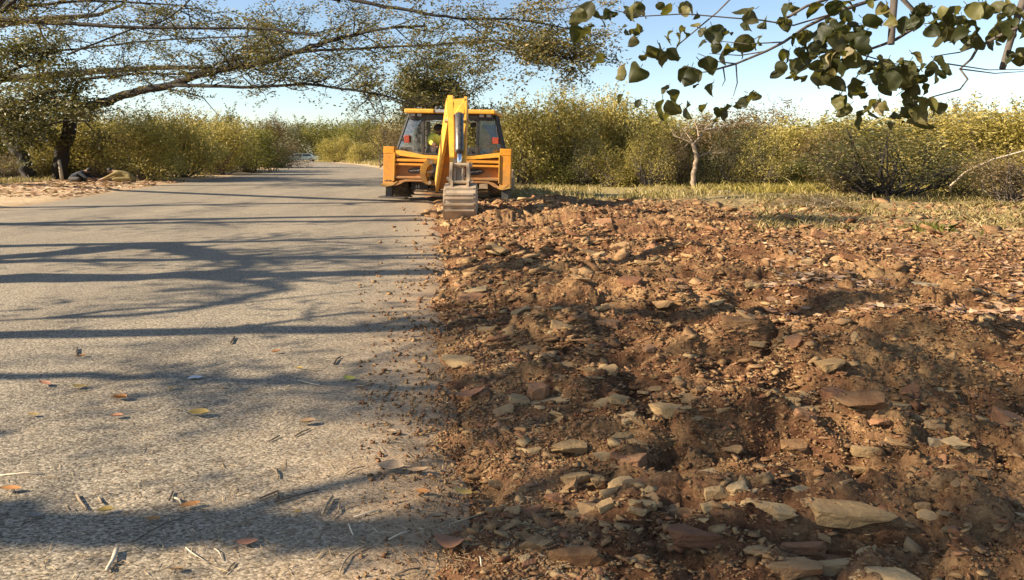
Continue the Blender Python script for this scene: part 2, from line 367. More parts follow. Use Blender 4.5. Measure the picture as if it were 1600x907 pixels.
# ------------------------------------------------------------------ foliage tools
def unit(v): return v / np.maximum(np.linalg.norm(v, axis=-1, keepdims=True), 1e-9)
def leaf_quads(C, length, width, rng, flat=0.0, stretch=1.35, axis=None):
    """rhombic leaf faces centred on C (n,3)"""
    n = len(C); a = unit(rng.normal(size=(n, 3)) * np.array([1, 1, 1 - .6 * flat])) if axis is None else unit(axis)
    nr = unit(rng.normal(size=(n, 3)) + np.array([0, 0, 1.6 * flat])); b = unit(np.cross(nr, a))
    L = (length * rng.uniform(.6, 1.3, n))[:, None]; W = (width * rng.uniform(.6, 1.3, n))[:, None]
    st = np.array([stretch, 1, 1])
    V = np.stack([C - a * L / 2 * st, C + b * W / 2 * st - a * L * .05, C + a * L / 2 * st, C - b * W / 2 * st - a * L * .05], 1).reshape(-1, 3)
    return V, np.arange(4 * n).reshape(n, 4)
def leaf_mesh(name, C, length, width, rng, mat, **k):
    V, Q = leaf_quads(np.asarray(C, float), length, width, rng, **k)
    return new_mesh(name, V, Q, False, [mat], rnd=rng.random(len(Q)))

def bush_proto(seed, n_leaf, W=5.0, H=4.0, D=4.0, leaf=(.15,.07), nlobe=26, stems=12, open_=0.0, shoots=30):
    rng = np.random.default_rng(seed)
    th = rng.uniform(0, 2*np.pi, nlobe); rr = np.sqrt(rng.uniform(0, 1, nlobe)) * .40; zz = rng.uniform(.12, .80, nlobe)
    rr *= np.sqrt(np.clip(1.15 - zz ** 2, .1, 1))
    Lc = np.stack([np.cos(th) * rr * W, np.sin(th) * rr * D, zz * H], 1); Lr = rng.uniform(.12, .24, nlobe)
    k = rng.choice(nlobe, n_leaf, p=Lr**2 / (Lr**2).sum()); d = unit(rng.normal(size=(n_leaf, 3)))
    rad = Lr[k] * (1 - .55 * rng.random(n_leaf) ** 2.2) * (1 + .18 * rng.normal(size=n_leaf))
    C = Lc[k] + d * rad[:, None] * np.array([W, D, H])
    keep = rng.random(n_leaf) > open_; C = C[keep]; C[:, 2] = np.maximum(C[:, 2], .03 + .12 * rng.random(len(C)))
    # upright thin shoots with small leaves breaking the outline
    S = []
    for i in range(shoots):
        c = Lc[rng.integers(nlobe)] + np.array([0, 0, .15 * H]); dr = unit(np.array([rng.normal() * .5, rng.normal() * .5, 1.0])); ln = rng.uniform(.25, .8) * H * .35
        for j in range(14): S.append(c + dr * ln * (j / 13) + rng.normal(size=3) * .05)
    C = np.concatenate([C, np.array(S)]) if S else C
    fol = leaf_mesh('foliage', C, leaf[0], leaf[1], rng, M['leaf_yellow'])
    mb = MB()
    for i in range(stems):
        c = Lc[rng.integers(nlobe)]; b0 = np.array([rng.normal() * .05 * W, rng.normal() * .05 * D, -.12])
        mid = b0 * .5 + c * .5 + rng.normal(size=3) * np.array([.05 * W, .05 * D, .02 * H]); mid[2] *= .85
        mb.tube([b0, mid, c, c + (c - mid) * .35], [.035, .024, .012, .004], 5, False)
        for j in range(3):
            t = rng.uniform(.35, 1); p = mid + (c - mid) * t; e = p + unit(rng.normal(size=3) + np.array([0, 0, .8])) * rng.uniform(.3, .9)
            mb.tube([p, (p + e) / 2 + rng.normal(size=3) * .05, e], [.013, .009, .003], 4, False)
    st = new_mesh('stems', mb.v, mb.f, False, [M['bark']])
    return fol, st
BUSH = [bush_proto(100 + i, 8500, nlobe=18 + 4 * i, leaf=((.15,.07),(.20,.05),(.12,.075),(.17,.055),(.13,.06))[i], stems=24, shoots=50, open_=.1 * (i % 3)) for i in range(5)]
BUSH_DENSE = [bush_proto(150 + i, 10500, leaf=((.14,.06),(.19,.045))[i], nlobe=38, stems=26, shoots=60) for i in range(2)]
BUSH_SPARSE = [bush_proto(200 + i, 7000, leaf=(.12,.05), open_=.2, stems=60, shoots=60) for i in range(3)]

def place_bush(proto, X, Y, w, h, mat, label, group=None, name='bush', cat='bush', rot=None, d=None, stem='bark'):
    root = empty(name, (X, Y, hz(X, Y) - .02), label, cat, group)
    root.rotation_euler.z = random.uniform(-.5, .5) + random.choice([0, math.pi]) if rot is None else rot
    root.scale = (w / 5.0, (d or w * .75) / 4.0, h / 4.0)
    for nm, m_, mt in (('foliage', proto[0], mat), ('stem', proto[1], stem)):
        o = link(nm, m_, root)
        if mt: o.material_slots[0].link = 'OBJECT'; o.material_slots[0].material = M[mt]
    return root
def bush_px(proto, px, base, top, wpx, mat, label, group=None, Y=None, **k):
    Y = Y or gY(base); X = (px - 800) / F * Y
    return place_bush(proto, X, Y, wpx * Y / F, max(.3, EYE + (HZ - top) / F * Y), mat, label, group, **k)

class Tree:
    def __init__(s, seed): s.mb = MB(); s.tips = []; s.rng = np.random.default_rng(seed)
    def path(s, pts, r0, r1, n=8):
        pts = [Vector(p) for p in pts]; q = []
        for i in range(len(pts) - 1):          # catmull-rom
            p0, p1, p2, p3 = pts[max(i-1,0)], pts[i], pts[i+1], pts[min(i+2,len(pts)-1)]
            for k in range(4):
                t = k / 4; q.append(.5 * ((2*p1) + (p2-p0)*t + (2*p0-5*p1+4*p2-p3)*t*t + (3*p1-p0-3*p2+p3)*t**3))
        q.append(pts[-1]); m = len(q); r = s.rng
        q = [p + Vector(r.normal(size=3)) * (lerp(r0, r1, i/m) * .22) if 0 < i < m-1 else p for i, p in enumerate(q)]
        s.mb.tube(q, [lerp(r0, r1, (i / (m-1)) ** .8) for i in range(m)], n, False); return q
    def side(s, q, n, length, r, up=.25, flat=.35, lo=.15, level=2, kids=4, leafn=1.0):
        """side branches along the polyline q"""
        rg = s.rng
        for i in range(n):
            t = rg.uniform(lo, 1) * (len(q) - 1); k = min(int(t), len(q) - 2); p = q[k].lerp(q[k+1], t - k)
            ax = (q[k+1] - q[k]).normalized(); d = Vector(rg.normal(size=3)); d.z = d.z * flat + up; d = (d.normalized() + ax * .55).normalized()
            L = length * rg.uniform(.55, 1.3); pts = [p]; cur = p; dd = d
            for j in range(4):
                dd = (dd + Vector(rg.normal(size=3)) * .22 + Vector((0, 0, .05))).normalized(); cur = cur + dd * (L / 4); pts.append(cur)
            s.mb.tube(pts, [r, r*.8, r*.6, r*.4, r*.2], 5 if r > .02 else 4, False)
            if level > 0: s.side(pts, kids, length * .48, r * .45, up, flat, .2, level - 1, kids, leafn)
            else:
                s.tips += pts[1:]
    def finish(s, name, label, cat, base, bark, mat, leaf=(.16,.07), per=10, spread=.28, flat=.4, group=None, trunk_name='trunk'):
        root = empty(name, base, label, cat, group); inv = Vector(base)
        me = new_mesh('trunk', [v - inv for v in s.mb.v], s.mb.f, True, [M[bark]]); link(trunk_name, me, root)
        if per > 0 and s.tips:
            T = np.array([tuple(p - inv) for p in s.tips]); rg = s.rng
            C = np.repeat(T, per, 0) + rg.normal(size=(len(T) * per, 3)) * spread * np.array([1.3, 1, .55])
            link('crown', leaf_mesh('crown', C, leaf[0], leaf[1], rg, M[mat], flat=flat), root)
        return root

# ------------------------------------------------------------------ trees on the left of the road
def px_path(lst): return [P(a, b, Y) for a, b, Y in lst]
def ground_base(px, Y): X = (px - 800) / F * Y; return Vector((X, Y, hz(X, Y) - .1))

# spreading tree whose long limb leans out over the road
t = Tree(11); b0 = ground_base(92, 37)
tr = t.path([b0, P(98, 235, 36.6), P(112, 190, 36), P(125, 168, 35.4)], .42, .30)
l1 = t.path(px_path([(125,168,35.4),(170,158,34.8),(218,143,34),(277,130,33),(328,113,32.2),(386,103,31.5),(432,93,31),(485,74,30.4),(515,64,30),(551,55,29.6),(598,46,29),(664,41,28.4)]), .28, .05)
l2 = t.path(px_path([(262,133,33.2),(300,134,32.2),(400,136,31),(472,132,30.2),(532,139,29.6),(598,149,29),(650,165,28.6)]), .11, .03, 6)
l3 = t.path(px_path([(118,168,35.5),(118,140,35.5),(125,127,35.2),(175,118,34.6),(226,115,34),(298,115,33),(346,98,32.6),(400,88,32)]), .12, .03, 6)
l5 = t.path(px_path([(114,185,35.8),(60,120,36.4),(73,84,36.5),(146,75,36),(233,64,35.4),(400,56,34),(480,50,33)]), .11, .03, 6)
l9 = t.path(px_path([(455,84,30.8),(500,79,30.2),(565,76,29.6),(664,71,28.8),(730,66,28.2),(796,64,27.6),(850,74,27.2)]), .085, .02, 6)
l11 = t.path(px_path([(360,108,31.8),(365,85,32),(385,75,32.2),(440,70,32.4)]), .07, .02, 6)
l12 = t.path(px_path([(575,146,29.2),(591,150,29),(601,179,28.9),(617,202,28.8)]), .04, .012, 5)
l13 = t.path(px_path([(250,137,33.4),(310,150,33),(325,162,33),(345,185,33)]), .05, .012, 5)
for q, n, L in ((l1, 34, 3.2), (l2, 24, 2.8), (l3, 20, 2.8), (l5, 24, 2.8), (l9, 12, 2.2), (l11, 5, 1.6)):
    t.side(q, n, L, .035, up=.12, flat=.30, level=1, kids=6)
t.finish('spreading_tree', 'dark spreading tree whose long crooked limb reaches over the road towards the machine', 'tree', b0, 'bark_dark', 'leaf_canopy', leaf=(.15,.065), per=8, spread=.17, flat=.6)

# leafy tree with the thick leaning trunk at the left edge
t = Tree(12); b0 = ground_base(47, 36)
tr = t.path([b0, P(40, 258, 36), P(29, 238, 36.1), P(15, 220, 36.2), P(4, 190, 36.2)], .34, .24)
q1 = t.path([P(8, 205, 36.2), P(30, 175, 35.6), P(60, 150, 35), P(110, 140, 34.5)], .16, .05)
q2 = t.path([P(4, 192, 36.2), P(-15, 150, 36.4), P(20, 110, 36), P(60, 100, 35.4)], .18, .05)
q3 = t.path([P(18, 222, 36.1), P(50, 205, 35.2), P(95, 190, 34.6), P(140, 190, 34.2)], .12, .04)
for q, n in ((q1, 15), (q2, 15), (q3, 14)): t.side(q, n, 2.1, .04, up=.2, flat=.55, level=1, kids=5)
t.finish('leafy_tree', 'dense dark leafy tree on a thick leaning trunk at the left edge', 'tree', b0, 'bark_dark', 'leaf_dark', leaf=(.19,.085), per=20, spread=.36, flat=.3)

# tree outside the frame whose upper limbs cross the top left corner
t = Tree(13); b0 = Vector((-31, 29, 0))
tr = t.path([b0, Vector((-30.6, 29, 3.2)), Vector((-29.5, 28.8, 6.0)), P(-110, 60, 28.5)], .45, .25)
k1 = t.path([P(-110, 60, 28.5), P(-40, 35, 28.4), P(0, 31, 28), P(127, 38, 27.6), P(233, 44, 27), P(400, 45, 26.4), P(500, 57, 26)], .17, .03)
k2 = t.path([P(-100, 62, 28.5), P(-40, 40, 29), P(10, 15, 29), P(73, 7, 29), P(156, 2, 29), P(300, 10, 28)], .16, .03)
k3 = t.path([P(-40, 36, 28.4), P(0, 20, 28), P(26, -4, 27.6), P(50, -30, 27)], .13, .05)
k4 = t.path([P(110, 84, 28), P(204, 47, 27.8), P(255, 33, 27.5), P(298, 0, 27), P(330, -30, 27)], .045, .03, 6)
for q, n, L in ((k1, 20, 2.8), (k2, 20, 2.6), (k3, 5, 2), (k4, 10, 2)): t.side(q, n, L, .03, up=.1, flat=.3, level=1, kids=6)
t.finish('overhanging_tree', 'tree leaning in from the left with thin level limbs across the top left corner', 'tree', b0, 'bark_dark', 'leaf_canopy', leaf=(.14,.06), per=7, spread=.15, flat=.6)

# brown leaved tree behind the cab
t = Tree(14); b0 = ground_base(668, 40)
tr = t.path([b0, P(668, 215, 40), P(672, 175, 40), P(690, 140, 40)], .22, .1)
for k, (a, b_) in enumerate([(620, 95), (665, 80), (700, 88), (735, 105), (760, 130), (640, 130), (600, 150)]):
    q = t.path([P(674, 178, 40), P((a+674)/2, (b_+185)/2, 39.5 + (k % 3) * .8), P(a, b_, 39 + (k % 3))], .07, .02, 6)
    t.side(q, 16, 1.9, .022, up=.2, flat=.7, level=1, kids=5)
t.finish('small_leaved_tree', 'brownish small-leaved tree rising just behind the cab roof', 'tree', b0, 'bark', 'leaf_canopy', leaf=(.16,.08), per=9, spread=.2, flat=.2)

# feathery twigs between the machine and the broad leaves, with a near dark limb across the top
t = Tree(15); b0 = Vector((-12.5, 14.0, 0))
tr = t.path([b0, Vector((-12.4, 14, 3)), Vector((-11, 13.8, 5.4)), Vector((-7.5, 13.5, 5.75)), P(531, -4, 13.2)], .3, .1)
z1 = t.path([P(531, -4, 13.2), P(581, 7, 13), P(664, 21, 12.8), P(730, 30, 12.7), P(800, 30, 12.6), P(880, 44, 12.5), P(940, 60, 12.4)], .05, .008, 7)
z2 = t.path([P(760, 30, 12.7), P(830, 50, 12.6), P(880, 90, 12.5)], .016, .005, 5)
z3 = t.path([P(720, 30, 12.7), P(790, 75, 12.6), P(850, 82, 12.6), P(930, 100, 12.5)], .016, .005, 5)
for q, n in ((z1, 26), (z2, 20), (z3, 24)): t.side(q, n, .95, .008, up=.0, flat=.45, lo=.15, level=1, kids=5)
t.finish('roadside_tree', 'near dark limb running across the top of the view above the cab', 'tree', b0, 'bark_dark', 'leaf_canopy', leaf=(.065,.03), per=8, spread=.08, flat=.4)

# trees standing left of the camera, outside the frame, whose trunks and limbs throw the shade bands on the road
def shade_limb(t, pts, d0, d1, h0, h1, n=8):
    g = [G(a, b) for a, b in pts]; x0, x1 = g[0].x, g[-1].x; out = []
    for p in g:
        h = lerp(h0, h1, (p.x - x0) / (x1 - x0)); out.append(p + TO_SUN * (h / TO_SUN.z))
    q = t.path(out, d0 / 2, d1 / 2, n); e = (out[-1] - out[-2]).normalized()
    t.path([out[-1], out[-1] + e * .9 + Vector((.1, .2, .45)), out[-1] + e * 1.7 + Vector((-.1, .1, 1.3)), out[-1] + e * 2.2 + Vector((-.3, .4, 2.4))], d1 / 2, .015, 6)
    return q
def shade_leaves(t, px0, px1, py0, py1, n, h0, h1):
    for i in range(n):
        p = G(t.rng.uniform(px0, px1), t.rng.uniform(py0, py1)); h = t.rng.uniform(h0, h1); q = p + TO_SUN * (h / TO_SUN.z)
        t.tips.append(q); 
        if i % 3 == 0: t.mb.tube([q, q + Vector(t.rng.normal(size=3)) * .5, q + Vector(t.rng.normal(size=3)) * .9], [.02, .014, .004], 4, False)
SH = 'roadside trees left of the camera'
def shade_tree(seed, limbs, patches, label, per=10, spread=.3):
    t = Tree(seed); first = None
    for pts, d0, d1, h0, h1 in limbs:
        q = shade_limb(t, pts, d0, d1, h0, h1)
        if first is None:
            b = Vector((q[0].x - .5, q[0].y, 0)); t.path([b, q[0].lerp(b, .5) + Vector((.15, .05, 0)), q[0]], d0 * .62, d0 / 2); first = b
        elif (q[0] - first).length > .5:
            t.path([first + Vector((0, 0, h0 * .45)), (first + q[0]) / 2 + Vector((0, 0, h0 * .2)), q[0]], d0 / 2, d0 / 2, 6)
        t.side(q, 6, 1.4, d1 * .3, up=.2, flat=.6, level=1, kids=3)
    t.tips = t.tips[::2]
    for p in patches: shade_leaves(t, *p)
    return t.finish('shade_tree', label, 'tree', first, 'bark', 'leaf_canopy', leaf=(.15,.07), per=per, spread=spread, flat=.3, group=SH)
shade_tree(31, [([(-250,445),(0,437),(200,433),(330,429),(500,428),(700,424),(820,420)], .62, .34, 3.4, 6.2),
                ([(300,431),(380,440),(440,450),(360,470),(240,490),(80,497)], .24, .12, 5.0, 4.4),
                ([(-60,410),(120,407),(400,404),(690,399)], .34, .2, 4.2, 6.6),
                ([(-40,386),(180,381),(330,379),(460,376)], .40, .2, 4.6, 6.4),
                ([(220,384),(290,390),(345,400),(420,404)], .6, .25, 5.2, 6.2)],
           [(0, 330, 335, 364, 30, 7, 9), (420, 700, 380, 412, 22, 8, 10), (760, 1010, 425, 460, 34, 9, 11), (1060, 1450, 440, 462, 26, 9, 12), (850,1060,352,370,18,10,12)], 'tall tree whose forked trunk shades the road in front of the machine')
shade_tree(32, [([(-200,532),(0,524),(200,520),(450,516),(690,511),(850,500),(1060,506),(1240,500),(1400,488)], .28, .22, 3.0, 8.0),
                ([(-60,590),(200,588),(480,598),(640,606)], .14, .10, 3.6, 6.0)],
           [(30, 300, 538, 566, 9, 9, 11), (230, 480, 618, 646, 12, 8, 9), (560, 760, 598, 640, 22, 8, 10), (660, 900, 485, 522, 40, 9, 11), (1300, 1640, 560, 600, 30, 9, 12), (1400, 1660, 630, 676, 34, 9, 12), (740,1000,595,655,40,8,10), (700,960,535,560,16,8,10), (1020,1180,660,690,12,9,11)], 'slim tree whose straight shadow crosses the middle of the road', per=8)
shade_tree(33, [([(-200,800),(0,816),(200,822),(420,828),(700,838),(900,850),(1200,862),(1500,872)], .25, .22, 3.4, 8.0)],
           [(-20, 260, 775, 806, 8, 7, 8), (830, 1160, 825, 870, 18, 9, 10.5), (1150, 1660, 858, 915, 30, 10, 12), (1300, 1620, 765, 795, 12, 10, 12)], 'tree beside the camera whose broad soft shadow crosses the near road', per=6)
shade_tree(34, [([(-200,329),(0,325),(215,322),(390,319),(600,317)], .55, .42, 6.0, 10.0), ([(100,352),(390,347),(640,345)], .38, .30, 7.0, 10.0)],
           [(60, 330, 340, 352, 16, 8, 10), (180, 420, 325, 336, 10, 9, 11)], 'tree whose long trunk shadow falls just behind the machine', per=10)
shade_tree(35, [([(150,286),(420,284),(600,282)], .6, .22, 7.0, 9.0), ([(250,267),(420,266),(600,264)], .9, .35, 8.0, 10.0), ([(820,322),(1000,316),(1180,312),(1330,315),(1440,316)], .5, .3, 8.0, 12.0)],
           [(300, 600, 278, 288, 30, 8, 12), (950, 1230, 311, 320, 24, 8, 11)], 'distant tree shading the road where it bends away', per=12, spread=.6)

# ------------------------------------------------------------------ hedges and bushes
GR = 'bushes of the hedge right of the road'; GL = 'bushes along the left of the road'; GF = 'far trees closing the road'
RB = [ # px, base, top, width, proto, material, label
 (815, 291, 152, 130, 0, 'leaf_yellow', 'tall yellow-green bush touching the right side of the machine'),
 (885, 290, 140, 150, 1, 'leaf_yellow', 'tallest yellow-green bush of the hedge, next to the one beside the machine'),
 (958, 288, 138, 120, 2, 'leaf_yellow', 'tall yellow bush under the hanging broad leaves'),
 (1025, 288, 172, 150, 3, 'leaf_yellow', 'yellow-green hedge bush left of the small bare tree'),
 (1130, 288, 178, 160, 4, 'leaf_dry', 'brownish dry hedge bush right behind the small bare tree'),
 (1215, 287, 186, 170, 0, 'leaf_yellow', 'yellow-green bush right of the bare tree above the green grass'),
 (1310, 289, 180, 190, 2, 'leaf_yellow', 'yellow-green bush behind the dark twiggy shrub'),
 (1420, 290, 168, 190, 1, 'leaf_yellow', 'straw yellow bush rising behind the dark twiggy shrub'),
 (1530, 292, 160, 200, 3, 'leaf_yellow', 'straw yellow bush behind the bent dry cane'),
 (1640, 296, 152, 210, 4, 'leaf_yellow', 'straw yellow bush cut by the right picture edge')]
for px, ba, tp, w, k, m_, lb in RB: bush_px(BUSH_DENSE[k % 2], px, ba, tp, w, m_, lb, GR, name='hedge_bush')
for i, (px, tp) in enumerate([(850,168),(930,158),(1000,168),(1075,176),(1165,182),(1260,184),(1360,176),(1470,168),(1590,164)]):
    bush_px(BUSH[i % 5], px, 284, tp, 150, ('leaf_yellow','leaf_dry','leaf_green')[i % 3], 'olive bush in the back row of the right hedge', 'back row of the right hedge', name='hedge_bush')
LOWL = ['low green growth beside the right wheel of the machine', 'low yellow growth below the tall yellow bush', 'low green growth just left of the bare tree', 'low yellow growth just right of the bare tree', 'low green growth behind the fresh grass patch']
for i, (px, ba, tp, w) in enumerate([(870,292,248,90),(985,291,250,100),(1050,290,252,80),(1175,290,245,110),(1270,292,250,120)]):
    bush_px(BUSH[(i+2) % 5], px, ba, tp, w, ('leaf_green','leaf_yellow')[i % 2], LOWL[i], 'low growth under the right hedge', name='low_bush')
for i in range(16):
    px = 850 + i * 48 + (i * 37) % 23
    bush_px(BUSH_SPARSE[i % 3], px, 291 + (i * 5) % 4, 236 - (i * 29) % 44, 70 + (i * 17) % 40, ('leaf_dry','leaf_yellow','leaf_dark')[(i * 2 + i // 3) % 3], 'thin half dry shrub in the front row of the right hedge', 'thin shrubs in front of the right hedge', name='thin_shrub', cat='shrub')
for i in range(9):
    bush_px(BUSH_SPARSE[i % 3], 15 + i * 46, 283 - i * 1.6, 240 - (i * 23) % 30, 70, ('leaf_dry','leaf_yellow','leaf_dark')[i % 3], 'thin half dry shrub in the front row of the left bushes', 'thin shrubs in front of the left bushes', name='thin_shrub', cat='shrub')
bush_px(BUSH_SPARSE[0], 1390, 312, 190, 300, 'leaf_dark', 'dark twiggy spreading shrub standing in front of the yellow hedge', name='twiggy_shrub', cat='shrub', rot=.2, stem='bark_dark')
bush_px(BUSH_SPARSE[1], 1330, 306, 225, 150, 'leaf_dry', 'brown thorny shrub leaning against the dark twiggy shrub', name='twiggy_shrub', cat='shrub', stem='bark_dark')
bush_px(BUSH_SPARSE[2], 1575, 318, 225, 190, 'leaf_dry', 'brown dry shrub behind the bent cane at the right edge', name='dry_shrub', cat='shrub', stem='bark')
bush_px(BUSH_SPARSE[1], 1500, 308, 240, 130, 'leaf_yellow', 'yellow dry shrub between the dark shrub and the bent cane', name='dry_shrub', cat='shrub')
bush_px(BUSH_SPARSE[2], 1275, 336, 312, 130, 'leaf_dry', 'low bleached dry weed in front of the green grass', name='dry_weed', cat='weed', stem='stick_pale')
bush_px(BUSH_SPARSE[0], 1225, 330, 316, 80, 'leaf_dry', 'small bleached dry weed in the long shade band', name='dry_weed', cat='weed', stem='stick_pale')
LB = [
 (-60, 281, 180, 130, 0, 'leaf_green', 'green bush behind the leaning trunk at the left edge'),
 (75, 279, 186, 120, 1, 'leaf_green', 'green bush behind the person in dark clothes'),
 (150, 279, 184, 130, 2, 'leaf_yellow', 'yellow-green bush behind the two crouching people'),
 (225, 284, 190, 110, 3, 'leaf_yellow', 'yellow-green bush just right of the crouching people'),
 (285, 279, 180, 120, 4, 'leaf_yellow', 'yellow-olive bush by the road, second right of the people'),
 (345, 274, 186, 100, 1, 'leaf_yellow', 'yellow-olive bush by the road where the edge is dusty'),
 (395, 270, 196, 80, 0, 'leaf_green', 'green bush at the inside of the road bend')]
for px, ba, tp, w, k, m_, lb in LB: bush_px(BUSH_DENSE[k % 2], px, ba, tp - 4, w * 1.3, m_, lb, GL, name='roadside_bush')
for i, (px, ba, tp, w) in enumerate([(10,276,170,150),(110,274,165,150),(200,273,168,150),(280,270,166,130),(350,268,172,110),(410,263,182,90)]):
    bush_px(BUSH[(i+1) % 5], px, ba, tp, w, ('leaf_dark','leaf_dry')[i % 2], 'dark olive bush in the row behind the left roadside bushes', 'back row of the left bushes', name='roadside_bush')
bush_px(BUSH_SPARSE[0], 175, 282, 248, 90, 'leaf_dry', 'dry brown thorn bush right behind the crouching people', name='thorn_bush', rot=0)
bush_px(BUSH_SPARSE[1], 440, 262, 222, 100, 'leaf_dry', 'dry brown bush hiding part of the far car', name='dry_bush')
for i, (px, Y, tp, w, m_) in enumerate([(395,120,196,90,'leaf_green'),(450,150,190,90,'leaf_dark'),(505,150,187,90,'leaf_green'),(560,140,186,90,'leaf_green'),(615,120,184,90,'leaf_yellow'),(480,175,186,110,'leaf_dark'),(560,180,182,120,'leaf_dark'),
        (660,110,186,110,'leaf_dry'),(740,100,180,120,'leaf_green'),(330,150,196,120,'leaf_green'),(250,150,190,130,'leaf_dark'),(150,150,190,150,'leaf_green'),(40,150,185,150,'leaf_dark'),(-70,140,185,170,'leaf_green')]):
    bush_px(BUSH[i % 5], px, 0, tp, w, m_, 'rounded tree in the distant row closing the view along the road', GF, Y=Y, name='distant_tree', cat='tree')
bush_px(BUSH[1], 525, 0, 212, 70, 'leaf_yellow', 'bright yellow-green bush on the bank right of the far car', Y=112, name='roadside_bush')
bush_px(BUSH[2], 565, 0, 222, 60, 'leaf_yellow', 'small yellow bush on the far bank nearest the machine', Y=100, name='roadside_bush')
bush_px(BUSH_SPARSE[2], 605, 262, 176, 90, 'leaf_dry', 'pinkish brown dry bush left of the cab behind the machine', name='dry_bush')
bush_px(BUSH_SPARSE[0], 640, 266, 172, 80, 'leaf_dry', 'dry brown bush seen through the cab windows', name='dry_bush')
bush_px(BUSH[0], 720, 270, 178, 110, 'leaf_yellow', 'yellow-green bush directly behind the cab', name='roadside_bush')
bush_px(BUSH[3], 770, 278, 165, 90, 'leaf_dry', 'dry bush behind the right cab window', name='dry_bush')
for i in range(26):
    a = i / 25; px = lerp(820, 1700, a); Y = 85 + 30 * ((i * 7) % 5) / 5
    bush_px(BUSH[i % 5], px, 0, 205, 100, ('leaf_green','leaf_yellow','leaf_dark')[i % 3], 'distant tree mostly hidden behind the right hedge', 'far trees behind the right hedge', Y=Y, name='distant_tree', cat='tree')
bush_px(BUSH_SPARSE[1], 1190, 0, 162, 170, 'leaf_dry', 'pale feathery dry tree crown showing above the right hedge', Y=62, name='feathery_tree', cat='tree')

# small bare tree in front of the hedge
t = Tree(21); b0 = ground_base(1084, 28.6); Y0 = 28.6
tr = t.path([b0, P(1083, 280, Y0), P(1088, 250, Y0), P(1085, 235, Y0), P(1083, 224, Y0)], .13, .085)
for pts in ([(1083,226),(1095,212),(1105,198),(1120,188)],[(1083,226),(1068,218),(1050,212)],[(1085,230),(1076,214),(1066,200)],[(1092,214),(1090,203),(1085,190)],[(1100,204),(1118,202),(1135,196)],[(1087,246),(1105,240),(1120,238)]):
    q = t.path([P(a, b, Y0 + .2 * i) for i, (a, b) in enumerate(pts)], .055, .015, 6); t.side(q, 6, .9, .014, up=.2, flat=.6, level=1, kids=3)
t.finish('bare_tree', 'small nearly leafless pale tree in front of the hedge', 'tree', b0, 'bark_pale', 'leaf_dry', leaf=(.08,.035), per=1, spread=.12)

# bent dry cane at the right, bleached post and thin stick at the left
mb = MB(); mb.tube([G(1484,312,-.05), P(1486,290,21), P(1510,268,21), P(1550,250,21), P(1600,236,21), P(1640,228,21)], [.045,.04,.035,.03,.024,.015], 7)
tag(mb.build('dry_cane', M['stick_pale'], smooth=True), 'long bent pale dry cane arching at the right edge', 'cane')
mb = MB(); mb.tube([P(97,282,35.5), P(95,268,35.5), P(92,250,35.5)], [.09,.085,.075], 7)
tag(mb.build('stake', M['stick_pale'], smooth=True), 'short pale wooden stake standing left of the person in dark clothes', 'stake')
mb = MB(); mb.tube([P(35,284,36.6), P(33,262,36.6)], [.10,.08], 7)
tag(mb.build('stake', M['stick'], smooth=True), 'short grey stake at the foot of the leaning trunk', 'stake')

# ------------------------------------------------------------------ broad leaved branch hanging in at the top right
def big_leaf(seed):
    rg = np.random.default_rng(seed); n = 9; mb = MB(); rows = []
    L, W = 1.0, .50 + .4 * rg.random(); fold = rg.uniform(.1, .9); curl = rg.uniform(-.9, 1.0); wav = rg.uniform(.04, .16)
    for i in range(n + 1):
        s_ = i / n; w = W * .5 * math.sin(math.pi * min(1, s_ ** .85)) ** .5 * (1 - .10 * s_) + (.0 if 0 < i < n else .004)
        row = []
        for k in range(-2, 3):
            v = k / 2; x = v * w; z = -abs(v) * w * fold * -1 + curl * (s_ - .3) ** 2 * -1 + wav * math.sin(9 * s_ + 3 * v + seed)
            row.append((x, s_ * L - .0, z))
        rows.append(row)
    vs = [v for r in rows for v in r]; fs = [(i*5+k, i*5+k+1, (i+1)*5+k+1, (i+1)*5+k) for i in range(n) for k in range(4)]
    mb.add(vs, fs); mb.tube([(0, -.22, .03), (0, -.1, .0), (0, .0, 0)], .016, 4, False)
    return new_mesh('leaf', mb.v, mb.f, True, [M['leaf_big']])
BIG = [big_leaf(s) for s in range(8)]
root = empty('broadleaf_tree', (7.6, 4.6, 0), 'broad-leaved tree at the right whose leafy branch hangs into the top right corner', 'tree')
mb = MB(); inv = Vector((7.6, 4.6, 0))
def twig(pts, r0, r1, Y=4.1):
    q = [P(a, b, Y + (c if c is not None else 0)) - inv for a, b, c in pts]
    mb.tube(q, [lerp(r0, r1, i / (len(q) - 1)) for i in range(len(q))], 6, False)
tk = MB(); tk.tube([(0,0,-.1), (-.05,0,1.5), (-.2,-.05,2.8), (-.3,-.1,4.5), (-.1,0,6)], [.17,.15,.13,.1,.05], 10)
tk.build('trunk', M['bark'], root, True)
mb.tube([(-.25,-.05,3.2), P(1760,-40,4.2)-inv, P(1680,10,4.1)-inv, P(1600,40,4.0)-inv], [.06,.04,.03,.016], 7, False)
mb.tube([(-.25,-.05,3.4), P(1700,-120,4.6)-inv, P(1520,-90,4.4)-inv, P(1400,-12,4.3)-inv], [.06,.04,.03,.018], 7, False)
mb.tube([P(1700,-120,4.6)-inv, P(1400,-120,4.4)-inv, P(1150,-70,4.3)-inv, P(1000,-25,4.2)-inv], [.03,.022,.016,.006], 6, False)
twig([(1600,40,0),(1570,52,0),(1545,65,.05),(1528,74,.1),(1518,92,.1),(1500,108,.1),(1512,124,.1),(1500,140,.1),(1452,153,.1)], .014, .004)
twig([(1545,65,.05),(1500,82,0),(1460,88,0)], .006, .003)
twig([(1400,-12,.2),(1340,8,.2),(1300,22,.1),(1260,42,.1),(1225,66,0),(1198,80,0),(1150,100,0),(1108,112,0)], .015, .006)
